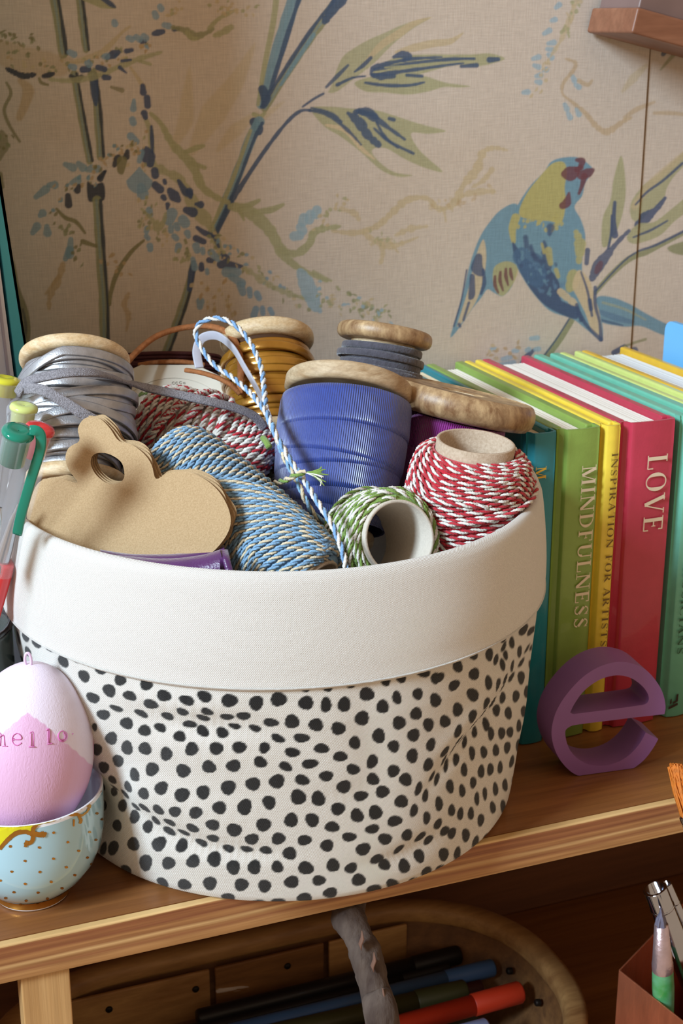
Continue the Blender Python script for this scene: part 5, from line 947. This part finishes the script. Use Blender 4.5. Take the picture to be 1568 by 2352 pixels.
# --- E: magenta ribbon spool with the big turned ring
M, c, a = spool_frame(1058, 922, .654, (.225, .96, .155))
t = thing('ribbon_spool', 'spool of magenta ribbon under a thick grained wooden ring with a hole on top', 'spool', c, GRP)
pr = [(.0090, .0035), (.0090, -.002), (.0085, -.0075), (.027, -.0075), (.0312, -.0068), (.0334, -.0045), (.0342, -.0012), (.0336, .0020), (.0322, .0042), (.0310, .0048), (.0307, .0044), (.012, .0044), (.0096, .0042)]
g = G(); lathe(g, M, pr, 120, closed=True); g.build('flange', w_spool2, t, auto=60)
g = G(); lathe(g, M, [(.0088, .0035), (.0086, -.05)], 48); g.build('core', w_spool, t)
wdisc(t, M, .0285, .008, -.0610, w_spool2, rh=.0086)
bands = [(-.052, -.0085, .0228, 0, 0), (-.024, -.009, .0236, .0006, 1.), (-.04, -.022, .0236, .001, 3.)]
ribbon_layers('magenta_ribbon_winding', M, bands, ribs('magenta_grosgrain', 'a01a92', 150, .5, .8, .5, .4), t)
# --- F: red and white baker's twine, front right
col_red, col_w, col_cream, col_blue, col_grn = pm('red_cotton', 'c02030', .85, .15, 900, .5, 2500, sheen=.3), pm('white_cotton', 'ece7de', .9, .05, 900, .5, 2500, sheen=.3), pm('cream_cotton', 'e2cfae', .9, .08, 900, .5, 2500, sheen=.3), pm('blue_cotton', '86afd0', .9, .12, 900, .5, 2500, sheen=.3), pm('green_cotton', '7c9a45', .9, .15, 900, .5, 2500, sheen=.3)
ax = camdir(.10, .93, .36); top = at(1093, 1013, .592); M = frame(top, ax, -FW)
t = thing('twine_roll', 'red and white twine roll on an open card tube at the right of the basket', 'twine', top-ax*.05, GRP)
def tube(parent, M, Ro, Ri, z0, z1, mat_=tube_m):
    g = G(); lathe(g, M, [(Ri, z0), (Ri, z1-.0003), (Ri+.0003, z1), (Ro-.0003, z1), (Ro, z1-.0003), (Ro, z0)], 80, closed=True); return g.build('card_tube', mat_, parent, auto=50)
tube(t, M, .0160, .0146, -.052, 0)
prof = [(.0172, -.0045), (.0200, -.0050), (.0222, -.0066), (.0238, -.0100), (.0247, -.0150), (.0252, -.0210), (.0254, -.0290), (.0252, -.0370), (.0242, -.0430), (.0215, -.0475), (.0180, -.0490)]
g = G(); coilbody(g, M, prof, .00112, 3, .0052, k=2, pitch=.0076, ph0=2.2, drift=.9, over=2); g.build('twine_winding', [col_red, col_w], t, recalc=False)
g = G(); corefill(g, M, prof, .0008, 0); g.build('inner_turns', col_red, t)
# --- G: green and white twine, front
ax = camdir(.40, .06, .91); top = at(918, 1236, .568); M = frame(top, ax, UP)
t = thing('twine_roll', 'small green and white twine roll with its open tube end towards the viewer', 'twine', top-ax*.03, GRP)
tube(t, M, .0150, .0137, -.041, 0, pm('pale_tube_card', 'c8bfb2', .8, .06, 900, .2, 1600))
prof = [(.0158, -.0030), (.0178, -.0034), (.0188, -.0050), (.0193, -.0085), (.0197, -.0140), (.0197, -.0230), (.0192, -.0300), (.0175, -.0370)]
g = G(); coilbody(g, M, prof, .00105, 8, .0035, k=2, pitch=.0076, ph0=1, over=2); g.build('twine_winding', [col_grn, col_w], t, recalc=False)
g = G(); corefill(g, M, prof, .0009, 0); g.build('inner_turns', col_grn, t)
# --- H: big blue and cream twine lying across the front
ax = camdir(.68, -.56, .40); c = at(555, 1194, .578); M = frame(c, ax, UP)
t = thing('twine_roll', 'long blue and cream twine roll lying aslant behind the card rabbits', 'twine', c-ax*.0, GRP)
tube(t, M, .0110, .0097, -.044, .0430)
prof = [(.0117, .0412), (.0146, .0404), (.0164, .0375), (.0174, .0310), (.0179, .0200), (.0182, .0050), (.0184, -.0100), (.0183, -.0260), (.0176, -.0360), (.0158, -.0420), (.0125, -.0440)]
g = G(); coilbody(g, M, prof, .00122, 5, .0046, k=2, pitch=.0082, ph0=3.4, drift=1.6, over=0, lobes=(0, 1, 0)); g.build('twine_winding', [col_blue, col_cream], t, recalc=False)
g = G(); corefill(g, M, prof, .0009, 0); g.build('inner_turns', col_blue, t)
# --- I: white and red ball of twine behind it
ax = camdir(.86, -.42, .16); c = at(464, 1026, .650); M = frame(c, ax, UP)
t = thing('twine_roll', 'plump white twine roll with thin red stripes, left of the blue ribbon spool', 'twine', c, GRP)
prof = [(.0085, .0330), (.0140, .0325), (.0180, .0300), (.0202, .0250), (.0214, .0160), (.0217, .0050), (.0215, -.0070), (.0200, -.0180), (.0170, -.0250), (.0130, -.0290), (.0080, -.0305)]
g = G(); coilbody(g, M, prof, .00150, 9, .0046, k=2, pitch=.0078, ph0=1.4, drift=1.6, over=5, lobes=(0, 1, 1)); g.build('twine_winding', [col_red, col_w], t, recalc=False)
g = G(); corefill(g, M, prof, .0012, 0); g.build('inner_turns', col_w, t)
# --- kraft card rabbits, a little stack tied by purple ribbon
KB = "160,1262 162,1180 200,1070 235,1025 290,1010 370,1013 450,1032 400,960 380,890 400,830 460,790 452,720 485,665 540,650 590,668 640,720 690,790 770,815 840,870 880,930 905,1010 960,985 1030,968 1110,975 1200,1020 1275,1090 1325,1180 1340,1260 1320,1330 1275,1395 1230,1440 1150,1500 700,1560 330,1420 200,1340"
KH = "527,915 540,875 580,860 640,870 700,910 720,960 718,1010 680,1040 620,1035 570,1000 540,960"
kp = lambda s: [(float(a.split(',')[0])/2.529, 700+float(a.split(',')[1])/2.529) for a in s.split()]
ox_, hx_ = catmull(np.c_[np.array(kp(KB)), np.zeros(len(kp(KB)))], 4, True)[:, :2], catmull(np.c_[np.array(kp(KH)), np.zeros(len(kp(KH)))], 4, True)[:, :2]
pO = at(62, 1200, .5735); pA = at(530, 1200, .5490); pB = at(300, 980, .5640); pn = nz(np.cross(pA-pO, pB-pO)); pn = pn if pn@FW > 0 else -pn
KL = ['front card tag cut as a rabbit, whole outline in view', 'second rabbit tag, showing as a rim behind the front one', 'third rabbit tag, set a little higher behind the second', 'rearmost rabbit tag of the stack, highest at the ear']
for k in range(4):
    off = FW*(.00140*k)+RT*(.00055*k)+UP*(.00045*k); P = [on_plane(x, y, pO, pn)+off for x, y in ox_]; Hh = [on_plane(x, y, pO, pn)+off for x, y in hx_]
    if k: P = [p+RT*.0004*math.sin(i*.7+k)+UP*.0004*math.cos(i*.5+k) for i, p in enumerate(P)]
    g = G(); prism(g, P, FW*.0012, 0, 1, holes=[Hh]); o = g.build('card_tag', [kraft, kraft_edge], None, smooth=False); tag(o, ['kraft card rabbit tag at the front of the stack, its whole face in view', 'kraft card rabbit tag directly behind the front one, only its rim showing', 'kraft card rabbit tag third from the front, edge showing above the round hole', 'kraft card rabbit tag at the back of the stack, highest at the ear'][k], 'tag', 'kraft rabbit tags tied together')
# purple satin ribbon under the tags
def sheet(g, rows, th_=.0004, mi=0):
    R_ = np.array([catmull(r, 8) for r in rows]); nu, nv = R_.shape[:2]; V = R_.transpose(1, 0, 2).reshape(-1, 3); n_ = np.array(FW)*th_
    F_ = grid_faces(nv, nu); V2 = V+n_; F2 = [tuple(i+len(V) for i in f[::-1]) for f in F_]; g.add(np.vstack([V, V2]), F_+F2+[(i, i+nu, i+nu+len(V), i+len(V)) for i in [j*nu for j in range(nv-1)]]+[(i+len(V), i+nu+len(V), i+nu, i) for i in [j*nu+nu-1 for j in range(nv-1)]], mi)
pur = pm('purple_satin', '4c1658', .32, .1, 200, .2, 1200, sheen=.6, spec=.6)
t = thing('satin_ribbon', 'deep purple satin ribbon bundle under the card rabbits at the front rim', 'ribbon', at(430, 1300, .55))
g = G(); sheet(g, [[at(x, y+dy, .5455-.00002*x+dt) for x, y in [(200, 1268), (290, 1277), (380, 1283), (460, 1275), (505, 1262)]] for dy, dt in ((0, .0045), (12, .001), (40, -.001), (90, .001))])
sheet(g, [[at(505+a, y, .5355+.003*b) for a, y, b in [(q, 1262, 2), (q+4, 1280, .5), (q+12, 1310, 0), (q+24, 1350, 0)]] for q in (0, 8, 18)]); g.build('upper_fold', pur, t)
g = G(); sheet(g, [[at(x, y+dy, .5500+dt) for x, y in [(230, 1262), (300, 1272), (400, 1272), (470, 1262), (515, 1252)]] for dy, dt in ((0, .004), (10, 0), (60, 0))]); g.build('under_fold', pur, t)
# --- white reel disc with small print
t = thing('plastic_reel', 'white eight-sided plastic reel with grey print behind the striped twine roll', 'reel', at(390, 930, .70))
oc = [(228, 900), (250, 872), (322, 838), (452, 838), (512, 866), (545, 940), (540, 1010), (440, 1040), (280, 1030)]; rp = at(390, 900, .695); rn = nz(FW*1.0+UP*(-.25))
wp = pm('white_plastic', 'd6cebf', .35, .02, 40, coat=.2)
P = [on_plane(x, y, rp, rn) for x, y in oc]; g = G(); prism(g, P, rn*.0014); g.build('front_plate', wp, t, smooth=False, bevel=.0004)
P = [on_plane(x-22, y+8, rp+rn*.005, rn) for x, y in oc]; g = G(); prism(g, P, rn*.0014); g.build('rear_plate', wp, t, smooth=False, bevel=.0004)
g = G()
c0, e1, e2 = on_plane(395, 965, rp, rn)-rn*.0001, RT, nz(np.cross(rn, RT)); e2 = e2 if e2[2] > 0 else -e2; arcp = [c0+e1*.026*math.cos(a)+e2*.021*math.sin(a) for a in np.linspace(.5, 2.6, 40)]; sweep(g, np.array(arcp), .00025, .00015); g.build('moulded_ring', wp, t)
g = G(); q0 = on_plane(398, 880, rp, rn)-rn*.0002
for k, (x, y, r1) in enumerate([(0, 0, 1), (.0016, 0, 1), (.0034, .0002, 1), (.0052, 0, .6)]):
    pts = [q0+e1*(x+.0006*math.cos(a))+e2*(y+.0006*r1*math.sin(a)) for a in np.linspace(.6, 5.7, 14)]; sweep(g, np.array(pts), .00012, .00008, sec=4)
g.build('grey_print', pm('grey_print', '8a857c', .6), t)
g = G(); q0 = on_plane(318, 912, rp, rn)-rn*.0003
for x, y, an, l in [(0, 0, 1.0, .0032), (.0010, .0010, .5, .0022), (.003, .001, .9, .0022), (.0048, .0014, .3, .0028), (.0066, .002, -.3, .0014), (.0028, -.0006, -.7, .0016)]:
    d_ = e1*math.cos(an)+e2*math.sin(an); sweep(g, np.array([q0+e1*x+e2*y+d_*l*s for s in (0, .3, .6, 1)]), .00055, .0001, N=np.tile(rn, (4, 1)), wfun=lambda s: .35+np.sin(np.pi*s))
g.build('green_sprig_print', pm('green_print', '6f8446', .6), t)
# --- loose loops
def strand(name, label, cat, pts, hw, ht, mat_, N=None, per=10, sq=3, parent=None, part=None):
    g = G(); P = catmull([at(*p) for p in pts], per); sweep(g, P, hw, ht, N=(None if N is None else np.tile(N, (len(P), 1))), sec=10, sq=sq); o = g.build(name, mat_, parent)
    return tag(o, label, cat) if label else o
tanl = pm('tan_suede', '9c6238', .85, .2, 400, .5, 900)
strand('leather_loop', 'tan leather cord looping high at the back left of the basket', 'cord', [(262, 880, .672), (280, 850, .676), (310, 812, .682), (360, 772, .690), (425, 752, .694), (490, 751, .690), (530, 772, .682), (548, 808, .674), (553, 850, .668), (550, 905, .664)], .0016, .0011, tanl)
strand('leather_end', 'short tan leather cord end pointing left above the striped twine roll', 'cord', [(426, 850, .672), (462, 856, .669), (500, 868, .666), (530, 884, .664), (552, 905, .664)], .0014, .0010, tanl)
strand('satin_loop', 'lilac grey satin ribbon loop beside the golden cord spool', 'ribbon', [(458, 845, .680), (452, 805, .682), (466, 776, .682), (500, 772, .678), (535, 800, .670), (562, 845, .660), (588, 890, .650), (610, 935, .640), (622, 965, .632)], .0021, .0005, pm('lilac_satin', 'b9b8c4', .35, .05, 300, sheen=.5), sq=5)
# burgundy cord hank behind the white reel
t = thing('cord_hank', 'dark burgundy cord hank lying behind the white reel', 'cord', at(400, 840, .735))
hc = at(392, 838, .722); g = G()
for k in range(7):
    a = np.linspace(0, 2*math.pi, 60, endpoint=False); P = hc+np.outer(np.cos(a)*(.024-.0004*k), RT)+np.outer(np.sin(a)*(.010-.0006*k), nz(FW-UP*.1))+UP*(.0036-.0021*k+.0006*math.sin(k*2.3)); sweep(g, P, .0011, .0011, closed=True, sec=8, sq=2)
g.build('cord_turns', pm('burgundy_cord', '4a1c20', .7, .15, 300, .3, 900), t)
g = G(); sweep(g, catmull([at(318, 838, .700), at(360, 832, .699), at(420, 831, .699), at(470, 838, .700)], 8), .0016, .0010); g.build('tan_tie', tanl, t)
# --- blue and white twine loop over everything
t = thing('twine_loop', 'blue and white twine looping up and running down across the blue ribbon', 'twine', at(790, 1295, .56))
g = G(); main = [(796, 1318, .548), (786, 1265, .550), (762, 1205, .556), (726, 1148, .566), (694, 1096, .578), (660, 1048, .588), (634, 1000, .594), (612, 950, .604), (580, 908, .620), (535, 868, .635), (492, 838, .645), (462, 798, .652), (449, 765, .655), (460, 742, .655), (490, 731, .653), (524, 737, .650), (556, 762, .645), (582, 800, .638), (600, 845, .630), (606, 890, .620), (612, 945, .608), (626, 985, .600), (648, 1025, .592), (672, 1065, .5865)]
twine(g, catmull([at(*p) for p in main], 10), .00135, .0092, (0, 1)); g.build('long_strand', [pm('sky_blue_cotton', '7fa9d6', .9, .1, 900, .5, 2500, sheen=.3), col_w], t, recalc=False)
g = G(); twine(g, catmull([at(*p) for p in [(625, 975, .598), (650, 1045, .590), (682, 1105, .583), (702, 1150, .580), (722, 1182, .583), (748, 1200, .586), (775, 1204, .586), (800, 1206, .590)]], 10), .0013, .0100, (0, 1)); g.build('second_strand', [col_blue, col_cream], t, recalc=False)
# --- green twine end with its frayed tuft
t = thing('twine_end', 'frayed green and cream twine end lying across the blue ribbon spool', 'twine', at(690, 1092, .58))
g = G(); twine(g, catmull([at(*p) for p in [(600, 1128, .600), (625, 1112, .590), (655, 1103, .580), (682, 1090, .573), (700, 1084, .573)]], 10), .0013, .0095, (0, 1)); g.build('cord', [col_grn, col_cream], t, recalc=False)
g = G()
for i in range(17):
    a = random.Random(i).uniform(-1, 1); e = (752-6*abs(a)*2+random.Random(i+50).uniform(-12, 4), 1092+26*a); sweep(g, catmull([at(698, 1085, .573), at(718, 1087+6*a, .571), at(736, 1090+18*a, .570), at(e[0], e[1], .570)], 4), .00022, .00022, sec=5, mi=0 if i % 5 else 1)
g.build('frayed_fibres', [col_grn, col_w], t, recalc=False); t.children[-1]['kind'] = 'stuff'
t2 = G(); sweep(t2, catmull([at(604, 1006, .606), at(612, 1016, .602), at(618, 1028, .600)], 5), .0014, .0014, sec=8, sq=2); tag(t2.build('twine_knot', col_grn, None), 'tiny green twine knot beside the striped twine roll', 'twine')

# ------------------------------------------------------------------ lower compartment: trug with pens, copper pot
w_trug = wood('trug_wood', ['5a3a20', '7a5330', '9a7044', '8d6236'], (8, 60, 60), 1.2, .6, .12)
w_trug2 = wood('trug_rim_wood', ['8a5f36', 'b2854f', 'c99f66'], (8, 50, 50), 1.2, .55, .12)
tx0, tx1, ty0, ty1, tz0, tz1 = .045, .3400, .488, .650, -.1995, -.1395
trug = thing('garden_trug', 'rustic wooden trug with a bark-covered branch handle, holding felt pens', 'trug', (.18, .545, tz0))
def rrect(x0, x1, y0, y1, r, n=10):
    q = []
    rl = r*1.08
    for cx, cy, a0 in ((x1-r, y1-r, 0), (x0+r*1.08, y1-r*1.08, 90), (x0+r*1.08, y0+r*1.08, 180), (x1-r, y0+r, 270)): q += [(cx+(rl if 90 <= a0 <= 180 else r)*math.cos(math.radians(a0+90*k/n)), cy+(rl if 90 <= a0 <= 180 else r)*math.sin(math.radians(a0+90*k/n))) for k in range(n+1)]
    return np.array(q)
def trug_ring(ins, z, r): return [(x, y, z) for x, y in rrect(tx0+ins, tx1-ins, ty0+ins, ty1-ins, r)]
rings = [trug_ring(.038, tz0+.0005, .04), trug_ring(.016, tz0+.012, .055), trug_ring(.005, tz0+.032, .070), trug_ring(0, tz1-.006, .074)]+[trug_ring(.007, tz1-.006, .068), trug_ring(.012, tz0+.034, .064), trug_ring(.023, tz0+.016, .05), trug_ring(.042, tz0+.007, .038)]
V = np.array(rings).reshape(-1, 3); nR = len(rings[0]); F_ = [(i*nR+j, i*nR+(j+1) % nR, (i+1)*nR+(j+1) % nR, (i+1)*nR+j) for i in range(7) for j in range(nR)]+[tuple(range(nR)), tuple(range(7*nR, 8*nR))]
g = G(); g.add(V, F_); g.build('shell', w_trug, trug, auto=60)
P = np.array([(x, y, tz1-.002) for x, y in rrect(tx0+.002, tx1-.002, ty0+.002, ty1-.002, .072, 16)]); g = G(); sweep(g, P, .0062, .0060, N=np.tile([0, 0, 1.], (len(P), 1)), closed=True, sec=12, sq=3); g.build('rim_band', w_trug2, trug)
# side boards nailed to the inside, one object each
for k, (xa, xb) in enumerate([(.098, .172), (.175, .236), (.239, .285)]):
    g = G(); Mb = np.eye(4); box(g, Mb, xb-xa, .0022, .032, 0, ((xa+xb)/2, ty1-.0145, tz0+.040)); g.build('side_board', w_trug if k % 2 else w_trug2, trug, smooth=False, bevel=.0008)
nail = pm('dark_nail_iron', '1c1512', .5, metal=.5)
for x, z in [(.164, -.1530), (.215, -.1520), (.262, -.1500), (.118, -.153)]:
    g = G(); lathe(g, frame((x, ty1-.0160, z), (0, -1, .1), (1, 0, 0)), [(.0002, .0008), (.0014, .0007), (.0019, 0), (.0019, -.002)], 14); g.build('nail', nail, trug)
for x, y, z in [(.3245, .590, -.154), (.3265, .562, -.155), (.3265, .535, -.156)]:
    g = G(); lathe(g, frame((x, y, z), (-1, 0, .2), (0, 1, 0)), [(.0002, .0008), (.0014, .0007), (.0019, 0), (.0019, -.002)], 14); g.build('nail', nail, trug)
# branch handle, arching front to back
bark = pm('branch_bark', '6a5a50', .9, .3, 220, 1.0, 350, stretch=(1, 1, .25), col2='3d2f29'); 
hp = catmull([(.213, .4860, -.160), (.2125, .486, -.135), at(880, 2352, .606), at(862, 2270, .606), at(840, 2200, .607), at(822, 2150, .609), at(799, 2096, .615), (.205, .515, -.0250), (.209, .550, -.0270), (.226, .600, -.050), (.243, .628, -.080), (.256, .645, -.110), (.258, .649, -.150)], 10)
T, N, B = frames(hp); g = G(); sec = 22; V = []
rb = random.Random(4); lump = [rb.uniform(-1, 1) for _ in range(400)]
for i, p in enumerate(hp):
    for j in range(sec):
        a = 2*math.pi*j/sec; r = .0066*(1+.07*math.sin(i*.35)+.05*math.sin(3*a+i*.2)+.05*lump[(i//3*7+j//2) % 400]); V.append(p+(N[i]*math.cos(a)+B[i]*math.sin(a))*r)
g.add(V, grid_faces(len(hp), sec, False, True)); g.build('branch_handle', bark, trug)
g = G()
for k, (px, py) in enumerate([(858, 2210), (878, 2292), (830, 2160)]):
    c = at(px, py, .5985); sweep(g, np.array([c+UP*.004*s+RT*.0006*math.sin(s*3) for s in (-1, -.4, .2, 1)]), .0013, .0005, wfun=lambda s: .3+np.sin(np.pi*s))
g.build('peeled_bark', pm('peeled_bark', '6e4f40', .9), trug)
# felt pens in the trug
def fpen(label, tip, back, R_, c, capl=.028, cap=None, rough=.5):
    P1, P0 = np.array(tip, float), np.array(back, float); ax = nz(P1-P0); L_ = np.linalg.norm(P1-P0); M = frame(P0, ax, (0, 0, 1)); t = thing('felt_pen', label, 'pen', P0, 'felt pens lying in the trug')
    g = G(); lathe(g, M, [(.0003, 0), (R_*.8, 0), (R_*.92, .0012), (R_*.92, L_-capl), (.0003, L_-capl)], 28); g.build('barrel', pm(label[:12]+'_barrel', c, rough, .05, 60, coat=.1), t)
    g = G(); lathe(g, M, [(R_*.93, L_-capl-.0005), (R_, L_-capl), (R_, L_-.0012), (R_*.88, L_-.0002), (R_*.6, L_), (.0003, L_-.0004)], 28); g.build('cap', pm(label[:12]+'_cap', cap or c, rough, .05, 60), t); return t
def fp(px, py, z, dxy=(-1, -.02), L_=.13): p = on_z(px, py, z); d = nz(np.array([dxy[0], dxy[1], 0])); return p, p+d*L_
specs = [('orange red felt pen, the brightest one lying in the trug', 1196, 2278, -.1530, .0058, 'c8381c', None, (-1, -.03)), ('blue capped felt pen furthest back near the trug end', 1133, 2222, -.1570, .0048, '3d5f8c', None, (-1, .0)), ('olive green felt pen left of the orange red one', 1070, 2276, -.1560, .0062, '3f4022', None, (-1, .03)),
         ('maroon felt pen end showing between the blue and orange red ones', 1105, 2268, -.1640, .0050, '4a1f20', None, (-1, .01)), ('lilac grey felt pen cap nearest the bottom edge of the photo', 1120, 2362, -.1530, .0055, '7d83a4', None, (-1, -.02)), ('navy felt pen end right of the lilac grey one', 1190, 2372, -.162, .0045, '18203a', None, (-1, -.03)),
         ('black felt pen against the far side of the trug', 1055, 2192, -.160, .0052, '141318', None, (-1, -.005)), ('black felt pen second from the far side of the trug', 1030, 2222, -.164, .0046, '17161a', None, (-1, -.01)), ('dark olive felt pen under the orange red one', 1090, 2325, -.165, .0055, '34331d', None, (-1, .0)), ('blue felt pen barrel just below the olive green one', 1000, 2300, -.168, .0042, '2c4470', None, (-1, .01))]
for lab, px, py, z, R_, c, cap, d in specs:
    a, b = fp(px, py, z, d, .150); fpen(lab, a, b, R_, c)
# copper pot with brushes
cz = -.100; q0 = on_z(1422, 2228, cz); q1 = on_z(1500, 2146, cz); q2 = on_z(1568, 2345, cz)
e1 = nz(q1-q0); e2 = nz(q2-q0); S = .078; cen = q0+e1*S/2+e2*S/2
pot = thing('copper_pot', 'angular copper pot at the lower right corner with paint brushes in it', 'pot', (cen[0], cen[1], -.2))
cop = pm('scratched_copper', 'cf7d5a', .38, .12, 120, .35, 260, metal=.8, stretch=(1, 1, .3)); dkc = pm('dark_copper_inside', '3a2018', .5, .1, 80, metal=.6)
M = np.eye(4); M[:3, 0] = e1; M[:3, 1] = e2; M[:3, 2] = (0, 0, 1); M[:3, 3] = (cen[0], cen[1], 0)
for k, (sx, sy, ox_, oy_) in enumerate([(.0009, S, -S/2, 0), (.0009, S, S/2, 0), (S, .0009, 0, -S/2), (S, .0009, 0, S/2)]):
    g = G(); box(g, M, sx, sy, .0995, 0, (ox_, oy_, -.1498)); g.build('side_plate', cop, pot, smooth=False, bevel=.0002)
g = G(); box(g, M, S-.002, S-.002, .001, 0, (0, 0, -.1985)); g.build('base_plate', dkc, pot, smooth=False)
def brush_(label, tip, foot, rb_, hand, ferr, bris, lb=.010, lf=.026, grp='brushes in the copper pot'):
    P1, P0 = np.array(tip), np.array(foot); ax = nz(P1-P0); L_ = np.linalg.norm(P1-P0); M = frame(P0, ax, -FW); t = thing('paint_brush', label, 'brush', P0, grp)
    g = G(); lathe(g, M, [(.0004, 0), (rb_*.5, .002), (rb_*.7, L_*.3), (rb_*1.05, L_-lb-lf-.012), (rb_*.98, L_-lb-lf)], 24); g.build('handle', hand, t)
    g = G(); lathe(g, M, [(rb_*1.0, L_-lb-lf-.001), (rb_*1.0, L_-lb-lf+.003), (rb_*.95, L_-lb-lf+.0035), (rb_*.64, L_-lb), (.0005, L_-lb)], 24); g.build('ferrule', ferr, t)
    g = G(); r = random.Random(3)
    for i in range(60):
        a, q = r.uniform(0, 6.28), math.sqrt(r.random())*rb_*.55; b0 = P0+ax*(L_-lb-.001)+M[:3, 0]*q*math.cos(a)+M[:3, 1]*q*math.sin(a); b1 = P0+ax*(L_-q*1.2)+M[:3, 0]*q*.35*math.cos(a); m_ = (b0+b1)/2+(b0-P0-ax*(L_-lb-.001))*.25; sweep(g, np.array([b0, m_, b1]), .0004, .0004, sec=4, caps=False)
    g.build('bristles', bris, t, recalc=False); t.children[-1]['kind'] = 'stuff'; return t
hand = pm('painted_green_blue_handle', '3a9440', .35, .1, 110, coat=.4, col2='6fb08c'); fer = pm('pinkish_nickel', 'c4adb0', .3, .1, 200, .2, 500, metal=.8)
tip = at(1517, 2085, .660); ft = through(tip, on_z(1523, 2282, -.100), -.190); brush_('green handled paint brush with a grey tip standing in the copper pot', tip, ft, .0049, hand, fer, pm('grey_bristle', '6e6a7c', .8, .1, 400))
chrome = pm('chrome', 'b8bcc8', .1, .03, 60, metal=1)
def rod(name, label, a, b, R_, mat_, cat='tube', hole=True):
    P1, P0 = np.array(a), np.array(b); M = frame(P0, P1-P0, -FW); L_ = np.linalg.norm(P1-P0); t = thing(name, label, cat, P0, 'brushes in the copper pot')
    g = G(); lathe(g, M, [(.0003, 0), (R_*.9, 0), (R_, .001), (R_, L_-.0005), (R_*.9, L_), (R_*.78, L_), (R_*.78, L_-.006), (.0003, L_-.006)], 40); g.build('barrel', mat_, t)
    g = G(); lathe(g, M, [(R_*1.01, L_-.012), (R_*1.05, L_-.0118), (R_*1.05, L_-.011), (R_*1.01, L_-.0108)], 40); g.build('collar', mat_, t); return t
rod('chrome_holder', 'thick chrome tube leaning right out of the copper pot', at(1503, 2040, .680), through(at(1503, 2040, .680), on_z(1580, 2235, -.100), -.190), .0056, chrome)
rod('chrome_holder', 'slim chrome rod leaning beside the thick chrome tube', at(1529, 2030, .690), through(at(1529, 2030, .690), on_z(1607, 2206, -.100), -.190), .0026, chrome)
# orange brush tip poking in at the right edge, lying in front of the shelf
t = thing('bristle_brush', 'orange bristle brush tip poking in at the right edge above the shelf edge', 'brush', at(1568, 1860, .60))
g = G(); r = random.Random(9); d0 = at(1548, 1775, .600); d1 = at(1592, 1880, .600)
for i in range(150):
    o_ = RT*r.uniform(-.0045, .0045)+FW*r.uniform(-.003, .003); tp = at(1540+r.uniform(0, 22), 1752+r.uniform(0, 10)+abs(r.gauss(0, 4)), .600); sweep(g, np.array([d1+o_, (d1+o_+tp)/2+o_*.4, tp+o_*.3]), .00035, .00035, sec=4, caps=False, mi=0)
g.build('orange_bristles', pm('orange_bristle', 'c87226', .6, .2, 500), t, recalc=False); t.children[-1]['kind'] = 'stuff'
g = G(); sweep(g, np.array([at(1588, 1868, .600), at(1602, 1905, .600), at(1625, 1960, .600)]), .0062, .0045, sec=16, sq=2.5); g.build('silver_ferrule', chrome, t)
g = G(); sweep(g, np.array([at(1620, 1950, .600), at(1660, 2050, .602), at(1720, 2200, .606)]), .0052, .0040, sec=16); g.build('handle', pm('blue_handle', '5a6fb4', .3, coat=.5), t)

# ------------------------------------------------------------------ sub-parts: lettering belongs to the spine it is printed on, and so on
def under(child_kind, host_kind):
    for o in list(SC.objects):
        if o.parent is not None and o.parent.type == 'EMPTY' and o.name.split('.')[0] == child_kind:
            h = [c for c in o.parent.children if c.name.split('.')[0] == host_kind]
            if h: o.parent = h[0]
for a_, b_ in (('title_lettering', 'spine'), ('spine_motif', 'spine'), ('hem_piping', 'cuff'), ('hello_lettering', 'shell'), ('hanging_loop', 'shell'), ('gold_dots', 'blue_glaze_band'), ('gilt_scrollwork', 'bowl'), ('yellow_glaze_panel', 'bowl'), ('gilt_foot_ring', 'bowl'), ('pocket_clip', 'cap_plug'), ('grey_print', 'front_plate'), ('green_sprig_print', 'front_plate'), ('moulded_ring', 'front_plate'), ('peeled_bark', 'branch_handle'), ('nail', 'side_board'), ('collar', 'barrel')): under(a_, b_)
